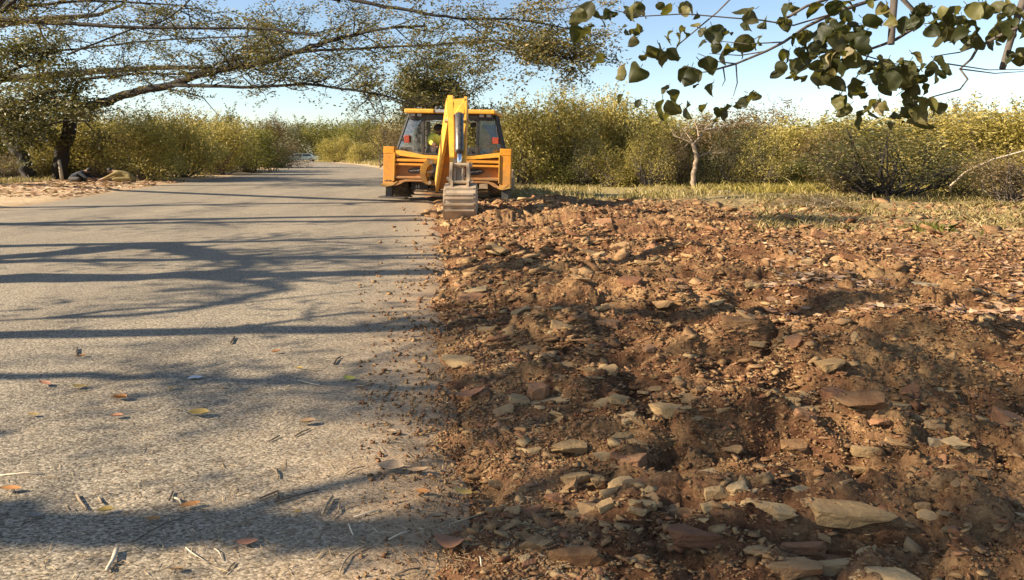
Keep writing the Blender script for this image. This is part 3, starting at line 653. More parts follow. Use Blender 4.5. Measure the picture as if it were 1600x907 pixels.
twig([(1400,-12,.2),(1440,30,.2),(1425,46,.2),(1400,62,.2),(1380,70,.2),(1340,84,.2)], .016, .008)
twig([(1300,22,.1),(1240,40,0),(1190,32,0),(1140,28,0),(1070,22,0),(1000,26,0),(960,16,0)], .006, .003)
twig([(1160,-20,.1),(1120,20,.1),(1060,70,.1),(1046,94,.1)], .006, .004)
twig([(1230,28,0),(1260,10,0),(1320,-10,0)], .01, .01)
twig([(1392,70,.1),(1394,40,.1),(1398,-10,.1),(1401,-70,.2),(1400,-120,.3)], .022, .024)
twig([(1566,108,.2),(1580,60,.2),(1592,20,.2),(1606,-20,.2),(1624,-70,.3),(1640,-111,.43)], .020, .028)
twig([(1000,-25,.1),(940,-5,.1),(905,10,.1),(860,18,.1)], .006, .003)
for a in ((1198,80,1108,84),(1150,100,1090,84),(1225,66,1100,62),(1108,112,1075,105),(1150,100,1146,150),(1130,106,1128,135),(1480,100,1600,109),(1500,108,1600,112),(1340,84,1440,105),(1440,105,1400,150),(1420,100,1430,190),(1360,80,1310,150)):
    twig([(a[0],a[1],0),((a[0]+a[2])/2+4,(a[1]+a[3])/2+5,.03),(a[2],a[3],.05)], .005, .002)
me = new_mesh('branch', mb.v, mb.f, True, [M['bark']]); link('branch', me, root)
rg = np.random.default_rng(77)
clusters = [(1010,6,26,5,4),(960,22,26,8,3),(1000,52,24,10,3),(1040,80,24,10,3),(985,95,22,9,2),(1075,108,20,8,2),(930,45,20,8,2),(1060,10,18,6,3),(905,14,12,5,2),(925,20,10,4,1),(1080,48,18,9,3),(1055,52,14,7,2),(1090,38,10,5,1),(1175,22,20,6,3),(1215,28,12,6,2),(1120,56,12,8,2),(1148,76,12,6,2),(1170,62,16,8,3),(1100,98,8,5,1),
  (1235,6,16,5,2),(1300,4,30,8,5),(1255,65,28,22,8),(1300,45,20,24,8),(1225,85,10,12,2),(1290,88,36,14,9),(1350,92,30,14,7),(1340,42,20,14,4),(1260,115,34,12,6),(1315,72,20,12,4),(1400,104,34,14,8),(1385,36,20,12,3),(1432,118,12,16,7),(1428,150,14,14,7),(1420,180,14,16,7),(1452,95,16,8,2),(1475,110,12,5,2),
  (1465,18,36,14,9),(1490,45,26,14,7),(1450,40,14,8,3),(1520,60,12,10,3),(1515,10,20,10,4),(1566,42,14,10,3),(1590,30,14,14,4),(1595,84,10,8,3),(1580,10,16,8,3),(1313,152,8,8,2),(1362,150,12,6,2),(1380,160,12,6,2),(1350,175,12,4,1),(1460,158,10,5,1),(1350,128,10,6,2),(1395,130,8,6,1),
  (980,155,10,8,1),(1040,146,12,9,2),(1112,132,14,9,2),(1180,150,14,5,2),(1150,160,14,5,2),(1120,165,14,4,2),(1065,167,14,4,2)]
for cx, cy, sx, sy, n in clusters:
    for i in range(int(n * 1.6 + .5)):
        Y = 4.1 + rg.normal() * .16; p = P(cx + rg.normal() * sx * .75, cy + rg.normal() * sy * .75, Y) - inv
        o = link('leaf', BIG[rg.integers(8)], root); sc = rg.uniform(.045, .145)
        o.location = p; o.rotation_euler = (rg.uniform(-1.5, -.3), rg.uniform(-.9, .9), rg.uniform(-2.2, 2.2)); o.scale = (sc * 1.35, sc, sc)

# ------------------------------------------------------------------ backhoe loader
DUST = (.42,.29,.17)
M['paint'] = mat_plain('yellow_orange_paint', (.76,.29,.010), .45, var=.14, scale=3, dirt=(.36,.17,.04), dirt_amt=.4)
M['paint_worn'] = mat_plain('worn_yellow_paint', (.84,.41,.03), .5, var=.14, scale=5, dirt=(.36,.20,.07), dirt_amt=.45)
M['paint_dirty_shaded'] = mat_plain('grimy_shaded_orange_paint', (.50,.165,.008), .6, var=.2, scale=4, dirt=(.22,.12,.05), dirt_amt=.7)  # grime, with recess and boom underside shade put into the darker orange
M['black'] = mat_plain('black_metal', (.022,.021,.02), .5, var=.3, scale=5, dirt=DUST, dirt_amt=.15)
M['rubber'] = mat_plain('dusty_tyre_rubber', (.035,.031,.028), .9, var=.3, scale=6, dirt=(.22,.15,.09), dirt_amt=.6, bmp=.01)
M['dark_grey'] = mat_plain('dark_grey_plastic', (.05,.048,.045), .7, var=.2, scale=5, dirt=DUST, dirt_amt=.2)
M['grey'] = mat_plain('grey_lamp_housing', (.32,.31,.29), .55, var=.15, scale=8)
M['steel'] = mat_plain('worn_bucket_steel', (.40,.31,.22), .6, .2, var=.3, scale=6, dirt=(.40,.26,.14), dirt_amt=.55, bmp=.008)
M['pin'] = mat_plain('dusty_pin_steel', (.45,.33,.21), .6, .2, var=.3, scale=12, dirt=DUST, dirt_amt=.5)
M['chrome'] = mat_plain('chrome_rod', (.78,.78,.78), .18, 1.0, var=.05, scale=8)
M['cyl'] = mat_plain('dark_cylinder_barrel', (.07,.066,.062), .35, .3, var=.4, scale=12, dirt=(.4,.3,.2), dirt_amt=.3)
M['red'] = mat_plain('red_lamp_lens', (.30,.045,.018), .5, var=.15, scale=12)
M['white'] = mat_plain('white_mark_paint', (.75,.73,.68), .6, var=.1, scale=20)
M['seat'] = mat_plain('black_seat_cover', (.03,.028,.027), .8, var=.3, scale=8)
def mat_glass(name, tint, refl, haze):
    m, nt, b = nodes_mat(name); nt.nodes.remove(b); out = nt.nodes["Material Output"]
    tr = nt.nodes.new("ShaderNodeBsdfTransparent"); tr.inputs[0].default_value = (*tint, 1); gl = nt.nodes.new("ShaderNodeBsdfGlossy"); gl.inputs["Roughness"].default_value = .06; gl.inputs[0].default_value = (.9,.95,1,1)
    df = nt.nodes.new("ShaderNodeBsdfDiffuse"); df.inputs[0].default_value = (.42,.40,.36,1)
    n = noise_node(nt, 5, 6, .7, objvec(nt)); r = ramp(nt, [(.4,(0,0,0)),(.75,(haze,haze,haze))]); nt.links.new(n.outputs[0], r.inputs[0])
    f = nt.nodes.new("ShaderNodeLayerWeight"); f.inputs[0].default_value = refl
    m1 = nt.nodes.new("ShaderNodeMixShader"); m2 = nt.nodes.new("ShaderNodeMixShader")
    nt.links.new(f.outputs["Fresnel"], m1.inputs[0]); nt.links.new(tr.outputs[0], m1.inputs[1]); nt.links.new(gl.outputs[0], m1.inputs[2])
    nt.links.new(r.outputs[0], m2.inputs[0]); nt.links.new(m1.outputs[0], m2.inputs[1]); nt.links.new(df.outputs[0], m2.inputs[2]); nt.links.new(m2.outputs[0], out.inputs[0]); return m
M['glass'] = mat_glass('dusty_cab_glass', (.45,.48,.47), .45, .28); M['glass_clear'] = mat_glass('clear_cab_glass', (.88,.9,.88), .12, .12)

S = 21.0 / F
def U(px): return (px - 698) * S
def Zp(py): return (315 - py) * S
bh = empty('backhoe_loader', ((698 - 800) * S, 21.0, 0.03), 'yellow-orange backhoe loader seen from behind, digging arm lowered at the road edge', 'backhoe loader')
bh.rotation_euler = (0, math.radians(1.2), math.radians(-5.5))
BI = (Matrix.Translation(bh.location) @ bh.rotation_euler.to_matrix().to_4x4()).inverted()
def ML(px, py, Y): return BI @ P(px, py, Y)
def part(name, mat, fn, parent=None, smooth=False, bevel=0.0, label=None):
    mb = MB(); fn(mb); o = mb.build(name, M[mat], parent or bh, smooth, bevel)
    if label: o["label"] = label
    return o
# wheels
def wheel(x, y, r, w, lugs, side):
    root = link('wheel', None, bh); root.location = (x, y, r); root.empty_display_size = .1; h = w / 2
    def ty(mb):
        mb.lathe([(-h*.86, r*.55),(-h, r*.72),(-h*.97, r*.88),(-h*.78, r*.96),(0, r*.975),(h*.78, r*.96),(h*.97, r*.88),(h, r*.72),(h*.86, r*.55)], (0,0,0), 'x', 40)
        for k in range(lugs):
            for sgn in (-1, 1):
                a = 2*math.pi*(k + (.25 if sgn > 0 else 0))/lugs; pts = []
                for tt, da in ((.04, .0), (.5, .10), (.97, .22)):
                    for rr in (.955, 1.0):
                        for wv in (-.045, .045):
                            an = a + da + wv; pts.append(Vector((sgn*h*tt, r*rr*math.cos(an), r*rr*math.sin(an))))
                f = []
                for s_ in range(2):
                    o = s_*4; f += [(o, o+1, o+5, o+4), (o+2, o+6, o+7, o+3), (o, o+4, o+6, o+2), (o+1, o+3, o+7, o+5)]
                mb.add(pts, f + [(0,2,3,1), (8,9,11,10)])
    t_ = part('tyre', 'rubber', ty, root); 
    part('rim', 'paint', lambda mb: mb.lathe([(-h*.8, r*.56),(-h*.5, r*.50),(side*h*.2, r*.46),(side*h*.25, r*.2),(side*h*.5, r*.16),(side*h*.5, .001)], (0,0,0), 'x', 28), root, True)
wheel(-1.76, .95, .78, .66, 18, -1); wheel(1.62, .95, .78, .62, 18, 1); wheel(-1.3, 3.9, .50, .45, 16, -1); wheel(1.3, 3.9, .50, .45, 16, 1)
# rear frame and stabilisers
for s_ in (-1, 1):
    x0, x1 = (-2.16, -1.80) if s_ < 0 else (1.77, 2.14)
    st = part('stabilizer_post', 'paint', lambda mb: mb.box(x0, x1, -.12, .26, .50, 1.52, .018))
    part('cap', 'paint', lambda mb: mb.box(x0 - .004, x1 + .004, -.125, .264, 1.528, 1.76, .018), st)
    part('bracket', 'paint_worn', lambda mb: (mb.prism([(x0 - .05, .52), (x1 + .02, .56), (x1 + .16 if s_ < 0 else x1 - .05, .62), (x1, .47), (x0 + .1, .40), (x0 - .05, .44)], 'y', -.15, .2)), st)
    part('stabilizer_leg', 'dark_grey', lambda mb: mb.box(x0 + .07, x1 - .07, -.02, .18, .08, .52, .01), st)
    part('stabilizer_foot', 'pin', lambda mb: mb.box(x0 - .12, x1 + .42 if s_ < 0 else x1 + .12, -.22, .30, .03, .085, .015), st)
    part('flange', 'paint_worn', lambda mb: mb.box((x1 if s_ < 0 else x0 - .035) + .001, (x1 + .035 if s_ < 0 else x0 - .001), -.16, .08, .62, 1.56), st)
part('back_panel', 'paint_dirty_shaded', lambda mb: mb.box(-1.78, 1.76, .10, .15, .58, 1.42))
part('upper_rail', 'paint', lambda mb: mb.box(-1.76, 1.74, -.13, .10, 1.27, 1.36, .015), bevel=0)
part('middle_rail', 'paint', lambda mb: mb.box(-1.76, 1.74, -.11, .10, 1.14, 1.21, .012))
part('lower_rail', 'paint_dirty_shaded', lambda mb: mb.box(-1.76, 1.74, -.13, .10, .70, .78, .015))
part('bottom_lip', 'paint_dirty_shaded', lambda mb: mb.prism([(-1.78,.44),(-1.6,.50),(-1.42,.60),(-1.2,.62),(1.2,.62),(1.42,.60),(1.58,.50),(1.75,.44),(1.75,.52),(1.6,.62),(1.4,.675),(-1.4,.675),(-1.6,.62),(-1.78,.52)], 'y', -.13, .09))
part('cab_ledge', 'paint_worn', lambda mb: mb.prism([(-1.79,1.47),(-.85,1.38),(0,1.37),(.85,1.38),(1.76,1.47),(1.76,1.63),(.85,1.50),(0,1.48),(-.85,1.50),(-1.79,1.66)], 'y', -.10, .5), bevel=.012)
for xc in (-1.07, .93):
    el = part('emblem', 'black', lambda mb: mb.prism([(xc + .29*math.cos(a), .97 + .11*math.sin(a) + .02*math.cos(a)) for a in [2*math.pi*k/24 for k in range(24)]], 'y', .068, .099), label='black oval emblem with small pale lettering')
    part('lettering', 'white', lambda mb: [mb.box(xc + a, xc + a + w_, .058, .0675, .955 + z_ + a * .07, .955 + z_ + h_ + a * .07) for a, w_, z_, h_ in ((-.22,.03,0,.035),(-.17,.012,0,.04),(-.14,.035,.0,.025),(-.09,.012,0,.045),(-.06,.04,.01,.02),(.0,.10,.02,.012),(.02,.012,0,.04),(.06,.012,-.01,.05),(.09,.14,.035,.014))], el)
part('marking', 'white', lambda mb: (mb.box(-1.16,-1.14,.44,.449,.36,.46), mb.prism([(-1.185,.39),(-1.115,.39),(-1.15,.345)], 'y', .44, .449), mb.box(-1.08,-1.06,.44,.449,.35,.45), mb.prism([(-1.105,.42),(-1.035,.42),(-1.07,.47)], 'y', .44, .449)), label='two small white arrows painted on the grey plate')
part('marking', 'black', lambda mb: [mb.box(-2.10 + i * .055, -2.06 + i * .055, -.131, -.1215, .60, .625 + .02 * (i % 2)) for i in range(5)], label='small dark lettering low on the left post')
part('plate', 'dark_grey', lambda mb: mb.box(-1.35, -.75, .45, .60, .30, .56, .01))
part('chassis', 'black', lambda mb: (mb.box(-.75, .75, .2, 4.2, .55, 1.0, .03), mb.box(-.9, .9, .6, 1.3, .35, .62, .05)))
part('axle', 'dark_grey', lambda mb: mb.tube([(-1.5,.95,.72),(-.4,.95,.62),(.4,.95,.62),(1.5,.95,.72)], [.11,.19,.19,.11], 12))
part('axle', 'dark_grey', lambda mb: mb.tube([(-1.45,3.9,.5),(1.45,3.9,.5)], .10, 10))
part('lit_edge_bar', 'pin', lambda mb: mb.box(-1.45, .2, .9, 1.0, .20, .245))  # pale bars added to stand for the sunlit loader bucket edge beyond
part('lit_edge_bar', 'pin', lambda mb: mb.box(-1.55, .2, .8, .92, .085, .125))
# cab
FL, TOP = 1.50, 2.90
def cabx(z, half_b=1.9, half_t=1.46): return lerp(half_b, half_t, (z - FL) / (TOP - FL))
RP = (-.90, .96)
def tubes(*segs, r=.05): return lambda mb: [mb.tube([a, b], r, 6) for a, b in segs]
for xb, xt in ((-1.93, -1.46), (1.86, 1.50)):
    part('corner_pillar', 'black', tubes(((xb, .55, FL), (xt, .52, TOP)), r=.06)); part('front_pillar', 'black', tubes(((xb*.92, 2.25, FL), (xt*.95, 2.05, TOP)), r=.05))
    part('door_pillar', 'black', tubes(((xb*.985, 1.5, FL), (xt*.985, 1.4, TOP)), r=.04))
    part('side_sill', 'black', tubes(((xb, .55, FL + .02), (xb*.92, 2.25, FL + .02)), r=.06))
for x in RP: part('rear_pillar', 'black', lambda mb: mb.box(x - .05, x + .05, .20, .30, FL, TOP - .02, .012))
part('rear_header', 'black', lambda mb: mb.box(-1.40, 1.45, .22, .62, TOP - .20, TOP - .02, .02))
part('rear_sill', 'black', lambda mb: (mb.box(RP[0], RP[1], .2, .32, FL + .005, FL + .07, .01)))
part('window_rail', 'grey', lambda mb: mb.box(RP[0] + .06, RP[1] - .06, .24, .275, TOP - .27, TOP - .235))
part('cab_floor', 'black', lambda mb: mb.box(-1.70, 1.70, .3, 2.25, FL - .12, FL - .01))
part('headliner', 'black', lambda mb: mb.box(-1.40, 1.42, .3, 2.1, TOP - .04, TOP - .01))
part('window_pane', 'glass', lambda mb: mb.plate([(-1.91,.53,FL+.04),(RP[0]-.05,.25,FL+.04),(RP[0]-.05,.25,TOP-.2),(-1.50,.50,TOP-.2)], .012), label='dusty rear corner window reflecting the pale sky')
part('window_pane', 'glass', lambda mb: mb.plate([(RP[1]+.05,.25,FL+.04),(1.84,.53,FL+.04),(1.54,.50,TOP-.2),(RP[1]+.05,.25,TOP-.2)], .012), label='dark rear corner window beside the red lamp')
for s_ in (-1, 1):
    part('window_pane', 'glass_clear', lambda mb: mb.plate([(s_*1.87,.58,FL+.06),(s_*1.80,1.5,FL+.06),(s_*1.43,1.4,TOP-.05),(s_*1.47,.55,TOP-.05)], .01))
    part('window_pane', 'glass_clear', lambda mb: mb.plate([(s_*1.80,1.5,FL+.06),(s_*1.72,2.23,FL+.06),(s_*1.38,2.05,TOP-.05),(s_*1.43,1.4,TOP-.05)], .01))
part('windscreen', 'glass_clear', lambda mb: mb.plate([(-1.58,2.25,FL+.06),(1.58,2.25,FL+.06),(1.36,2.05,TOP-.05),(-1.36,2.05,TOP-.05)], .01))
rf = part('cab_roof', 'paint_worn', lambda mb: (mb.box(-1.52, -.50, .02, 2.35, 2.905, 3.05, .04), mb.box(.42, 1.56, .02, 2.35, 2.905, 3.05, .04), mb.box(-.505, .425, .18, 2.34, 2.91, 3.02, .02)))
part('roof_panel', 'grey', lambda mb: mb.box(-.48, .40, .05, .175, 2.93, 3.035, .015), rf)
part('beacon', 'dark_grey', lambda mb: mb.lathe([(0,.07),(.06,.07),(.10,.05),(.12,.001)], (-.43,.12,3.035), 'z', 12), rf)
for x in (-1.25, -1.02, 1.10, 1.34): part('work_lamp', 'grey', lambda mb: mb.box(x - .075, x + .075, .10, .24, 2.80, 2.90, .015))
tl = part('tail_lamp', 'red', lambda mb: mb.box(-1.58, -1.40, .30, .38, Zp(226), Zp(214), .012)); part('lamp_bracket', 'black', lambda mb: mb.box(-1.7, -1.5, .385, .42, Zp(224), Zp(217)), tl)
tl = part('tail_lamp', 'red', lambda mb: mb.box(1.46, 1.66, .30, .38, Zp(225), Zp(215), .012)); part('lamp_bracket', 'black', lambda mb: mb.box(1.55, 1.75, .385, .42, Zp(224), Zp(217)), tl)
part('grab_handle', 'grey', lambda mb: mb.tube([(1.52,.50,2.55),(1.56,.46,2.5),(1.60,.46,2.15),(1.58,.50,2.08)], .014, 6))
part('operator_seat', 'seat', lambda mb: (mb.box(-.62, .02, .85, 1.30, 1.62, 1.76, .05), mb.box(-.60, 0, 1.25, 1.42, 1.72, 2.30, .06), mb.box(-.5,-.1,.9,1.25,1.45,1.63)))
part('dashboard', 'seat', lambda mb: (mb.box(-1.0, 1.0, 1.85, 2.15, 1.5, 1.74, .05), mb.box(.55, .95, .6, 1.7, 1.5, 1.80, .05)))
part('steering_wheel', 'black', lambda mb: (mb.tube([(-.3 + .22*math.cos(a), 1.72 + .06*math.sin(a), 1.98 + .20*math.sin(a)) for a in [2*math.pi*k/16 for k in range(17)]], .018, 6), mb.tube([(-.3,1.72,1.98),(-.3,1.95,1.6)], .03, 6)))
for x, l in ((.30, .34), (.42, .30), (.56, .36), (.18, .28)): part('control_lever', 'black', lambda mb: mb.tube([(x, .46, 1.5), (x + .03, .44, 1.5 + l), (x + .03, .44, 1.5 + l + .06)], [.014, .012, .026], 6))
part('armrest', 'grey', lambda mb: mb.tube([(-.86,.55,1.56),(-.70,.60,1.98)], .035, 6))
part('mirror', 'black', lambda mb: mb.box(.62, .88, .8, .86, 2.50, 2.64, .02))
# front half, hidden by the cab from here
bn = part('bonnet', 'paint', lambda mb: mb.box(-.85, .85, 2.3, 4.5, 1.0, 1.66, .08)); part('grille', 'black', lambda mb: mb.box(-.6, .6, 4.50, 4.53, 1.1, 1.5, .01), bn)
for s_ in (-1, 1): part('loader_arm', 'paint', lambda mb: mb.prism([(2.2,1.35),(2.4,1.52),(4.3,1.15),(5.2,.45),(5.1,.30),(4.2,.85),(2.3,1.2)], 'x', s_*1.15 - .07, s_*1.15 + .07))
part('loader_bucket', 'steel', lambda mb: (mb.prism([(5.1,.12),(5.1,.9),(5.16,.95),(5.2,.5),(5.4,.2),(6.0,.10),(6.0,.06),(5.3,.07)], 'x', -1.7, 1.7), mb.prism([(5.1,.1),(5.12,.95),(5.4,.85),(6.0,.08)], 'x', -1.74, -1.7), mb.prism([(5.1,.1),(5.12,.95),(5.4,.85),(6.0,.08)], 'x', 1.7, 1.74)))
# swing post, boom, dipper, linkage, bucket (backhoe swung towards the dug strip)
cpoly = [(-.30,1.34),(-.52,1.37),(-.70,1.30),(-.84,1.10),(-.85,.85),(-.76,.62),(-.62,.53),(-.55,.56),(-.62,.68),(-.66,.88),(-.62,1.08),(-.50,1.20),(-.30,1.24)]
part('swing_post', 'paint_worn', lambda mb: (mb.prism([(a + .02, b) for a, b in cpoly], 'y', -.42, -.15), mb.box(-.62, .30, -.14, .095, .50, 1.28, .02)), bevel=.01)
part('swing_pin', 'pin', lambda mb: (mb.tube([(-.50,-.44,.60),(-.50,-.1,.60)], .06, 10), mb.tube([(-.62,-.30,.93),(-.34,-.34,.98)], .045, 8), mb.tube([(-.46,-.44,1.27),(-.46,-.14,1.27)], .07, 10)))
for k, (dx, dz) in enumerate(((0, 0), (.06, -.03), (.12, .02), (-.02, .06))):
    part('hose', 'black', lambda mb: mb.tube([(-.66 + dx,-.12,1.22 + dz),(-.56 + dx,-.36,1.32 + dz),(-.40 + dx,-.40,1.22 + dz),(-.34 + dx*.5,-.42,.98),(-.48 + dx,-.38,.80 - dz),(-.40,-.2,.68)], .026, 6), smooth=True)
def box_beam(mb, A, B, wA, wB, dA, dB, X=None):
    A, B = Vector(A), Vector(B); d = (B - A).normalized(); x = (Vector((1,0,0)) if X is None else X); x = (x - d * x.dot(d)).normalized(); y = d.cross(x)
    vs = [A + x*wA*i/2 + y*dA*j/2 for i, j in ((-1,-1),(1,-1),(1,1),(-1,1))] + [B + x*wB*i/2 + y*dB*j/2 for i, j in ((-1,-1),(1,-1),(1,1),(-1,1))]
    mb.add(vs, [(0,3,2,1),(4,5,6,7),(0,1,5,4),(1,2,6,5),(2,3,7,6),(3,0,4,7)])
b_lo, b_hi = ML(694, 287, 20.35), ML(713, 170, 17.0)
bm_ = part('boom', 'paint_dirty_shaded', lambda mb: box_beam(mb, b_lo, b_hi, .38, .32, .40, .58, BI.to_3x3() @ Vector((.975, .225, 0))), bevel=.01)  # darker paint carries the shade of the boom underside in its colour
Lf = BI.to_3x3() @ Vector((.975, .225, 0)); bd = (b_hi - b_lo).normalized()
part('boom_edge', 'paint_worn', lambda mb: (box_beam(mb, b_lo - Lf*.235 - bd*.1, b_hi - Lf*.205, .085, .085, .50, .70, Lf), box_beam(mb, b_lo + Lf*.215 - bd*.1, b_hi + Lf*.185, .045, .045, .50, .70, Lf)), bm_)
part('boom_cylinder', 'cyl', lambda mb: mb.tube([ML(700,262,20.1), ML(712,205,18.0)], .085, 12), bm_)
def dplate(pxa, pxb, wpx):        # side plate of the dipper between top and bottom rows
    def f(mb):
        rows = [(149 if pxa < 710 else 151, 17.0, 16.75, .9), (160, 17.15, 16.55, 1.0), (185, 17.0, 16.35, 1.0), (225, 16.35, 15.85, .95), (258, 15.75, 15.38, .8)]
        vs = []; n = len(rows)
        for py, yb, yf, k in rows:
            tt = (py - 150) / 108; px = lerp(pxa, pxb, tt); w = wpx * k
            vs += [ML(px - w/2, py, yf), ML(px + w/2, py, yf), BI @ (P(px + w/2, py, yf) + Vector((0, yb - yf, 0))), BI @ (P(px - w/2, py, yf) + Vector((-.03, yb - yf, 0)))]
        fs = [(i*4 + k, i*4 + (k+1) % 4, (i+1)*4 + (k+1) % 4, (i+1)*4 + k) for i in range(n-1) for k in range(4)] + [(3,2,1,0), tuple(range(4*n-4, 4*n))]
        mb.add(vs, fs)
    return f
for k in range(3):
    part('hose', 'black', lambda mb: mb.tube([ML(691 + k * 2, 240, 19.6), ML(696 + k * 2, 205, 18.0), ML(699 + k * 1.5, 180, 17.0), ML(702 + k * 1.5, 158, 16.9)], .022, 6), smooth=True)
    part('hose', 'black', lambda mb: mb.tube([ML(700 + k, 286, 20.0), ML(706 + k * 3, 276, 19.4), ML(714 + k * 3, 270, 19.6), ML(722 + k * 4, 276, 20.3)], .024, 6), smooth=True)
dp = part('dipper_arm', 'paint_worn', dplate(703.5, 706.5, 9.0), bevel=.008)
part('side_plate', 'paint_worn', dplate(727.5, 724.5, 4.6), dp, bevel=.006)
part('top_plate', 'paint_worn', lambda mb: mb.add([ML(708,155,16.62), ML(726,154,16.62), ML(725.5,179,16.38), ML(721,176,16.40), ML(713,176,16.40), ML(708.5,180,16.38), ML(708,155,16.85), ML(726,154,16.85), ML(725.5,179,16.6), ML(721,176,16.6), ML(713,176,16.6), ML(708.5,180,16.6)],
     [(0,5,4,3,2,1),(6,7,8,9,10,11),(0,1,7,6),(1,2,8,7),(2,3,9,8),(3,4,10,9),(4,5,11,10),(5,0,6,11)]), dp)
part('pivot_pin', 'pin', lambda mb: mb.tube([ML(695,189,16.6), ML(733,189,16.6)], .06, 10), dp)
cy = part('bucket_cylinder', 'cyl', lambda mb: (mb.tube([ML(717.5,179,16.15), ML(717.5,182,16.10), ML(717.8,236,15.55), ML(717.8,239,15.52)], [.085,.112,.112,.09], 16), mb.tube([ML(711,181,16.2), ML(725,181,16.2)], .06, 8)), dp, True)
part('rod', 'chrome', lambda mb: mb.tube([ML(717.8,236,15.55), ML(717.8,258,15.3)], .058, 14), cy, True)
for a, b, py_, Y_, r_ in ((704,734,258,15.25,.045),(701,739,285,15.1,.042),(698,706,280,15.2,.05),(733,738,259,15.25,.06)): part('link_pin', 'pin', lambda mb: mb.tube([ML(a,py_,Y_), ML(b,py_,Y_)], r_, 10), dp)
for a, b in ((706, 704), (731.5, 732)): part('bucket_link', 'pin', lambda mb: box_beam(mb, ML(a, 255, 15.25), ML(b, 284, 15.12), .07, .075, .16, .14), dp)
part('dipper_tip', 'pin', lambda mb: (box_beam(mb, ML(717, 252, 15.6), ML(717, 287, 15.3), .22, .16, .3, .25), box_beam(mb, ML(712, 262, 15.35), ML(711, 286, 15.2), .06, .06, .2, .2), box_beam(mb, ML(723, 262, 15.35), ML(724, 286, 15.2), .06, .06, .2, .2)), dp, bevel=.01)
# bucket: shell profile (Y, z) in world, extruded across its width
bx0, bx1 = (695.5 - 800) / F * 14.9, (740.5 - 800) / F * 14.9
prof = [(15.75,.80),(15.55,.86),(15.30,.87),(15.06,.83),(14.90,.74),(14.82,.60),(14.80,.44),(14.83,.28),(14.90,.12),(15.0,-.06)]
def shell(mb):
    n = len(prof); cx, cz = 15.5, .35; inn = [(y + (cx - y) * .07, z + (cz - z) * .07) for y, z in prof]; vs = []
    for x in (bx0, bx1):
        for y, z in prof + inn: 
            k = 1.0 + (.74 - z) * -.03; xm = (bx0 + bx1) / 2; vs.append(BI @ Vector((xm + (x - xm) * (1 + (.87 - z) * .06), y, z)))
    m = 2 * n; fs = []
    for i in range(n - 1): fs += [(i, i+1, m+i+1, m+i), (n+i, m+n+i, m+n+i+1, n+i+1), (i, n+i, n+i+1, i+1), (m+i, m+i+1, m+n+i+1, m+n+i)]
    fs += [(0, m, m+n, n), (n-1, 2*n-1, m+2*n-1, m+n-1)]; mb.add(vs, fs)
bk = part('bucket', 'steel', shell)
for sx, x in ((-1, bx0), (1, bx1)):
    def sp(mb):
        xm = (bx0 + bx1) / 2; pts = prof + [(15.55, -.06), (15.85, .45)]; vs = []
        for off in (0, .035 * sx):
            for y, z in pts: vs.append(BI @ Vector((xm + (x - xm) * (1 + (.87 - z) * .06) + off, y + (15.3 - y) * -.02, z)))
        n = len(pts); mb.add(vs, [tuple(range(n)), tuple(range(n, 2*n))[::-1]] + [(i, (i+1) % n, n + (i+1) % n, n + i) for i in range(n)])
    part('bucket_side', 'steel', sp, bk)
xm = (bx0 + bx1) / 2
for y, z in ((14.93,.76),(14.835,.64),(14.80,.545),(14.80,.40),(14.835,.26)):
    part('wear_strip', 'steel', lambda mb: mb.add([BI @ Vector((xm + (bx1 - bx0) / 2 * i * (1 + (.87 - z) * .06) * .985, y + dy, z + dz)) for i in (-1, 1) for dy, dz in ((.02,-.03),(-.04,-.022),(-.04,.022),(.02,.03))], [(0,1,2,3),(7,6,5,4),(0,4,5,1),(1,5,6,2),(2,6,7,3),(3,7,4,0)]), bk)
for x in (-.20, .18): part('bucket_lug', 'pin', lambda mb: mb.add([BI @ Vector((xm + x + dx, y, z)) for dx in (-.03, .03) for y, z in ((15.4,.84),(15.0,.80),(15.02,.93),(15.15,1.0),(15.3,.98))], [(0,1,2,3,4),(9,8,7,6,5),(0,5,6,1),(1,6,7,2),(2,7,8,3),(3,8,9,4),(4,9,5,0)]), bk)
for i in range(4): part('bucket_tooth', 'steel', lambda mb: mb.add([BI @ Vector((bx0 + .1 + i * (bx1 - bx0 - .2) / 3 + dx, y, z)) for dx in (-.05, .05) for y, z in ((14.96,-.02),(15.06,-.02),(15.06,-.24))], [(0,1,2),(5,4,3),(0,3,4,1),(1,4,5,2),(2,5,3,0)]), bk)

# ------------------------------------------------------------------ people
M['skin'] = mat_plain('brown_skin', (.20,.105,.06), .55, var=.12, scale=10); M['hair'] = mat_plain('black_hair', (.014,.012,.011), .7, var=.3, scale=40)
M['shirt_yellow'] = mat_plain('yellow_shirt', (.95,.82,.12), .85, var=.15, scale=12, bmp=.01); M['trouser_pale'] = mat_plain('pale_trousers', (.42,.33,.27), .9, var=.15, scale=12, bmp=.01)
M['navy'] = mat_plain('dark_navy_cloth', (.018,.022,.032), .9, var=.3, scale=10, bmp=.01); M['olive'] = mat_plain('olive_brown_cloth', (.22,.16,.055), .9, var=.25, scale=8, bmp=.01); M['white_cloth'] = mat_plain('white_cloth', (.7,.67,.62), .9, var=.1, scale=10)
M['dark_cloth'] = mat_plain('dark_grey_cloth', (.05,.045,.042), .9, var=.25, scale=10, bmp=.01); M['eye'] = mat_plain('eye_dark', (.02,.015,.012), .3, var=.1)
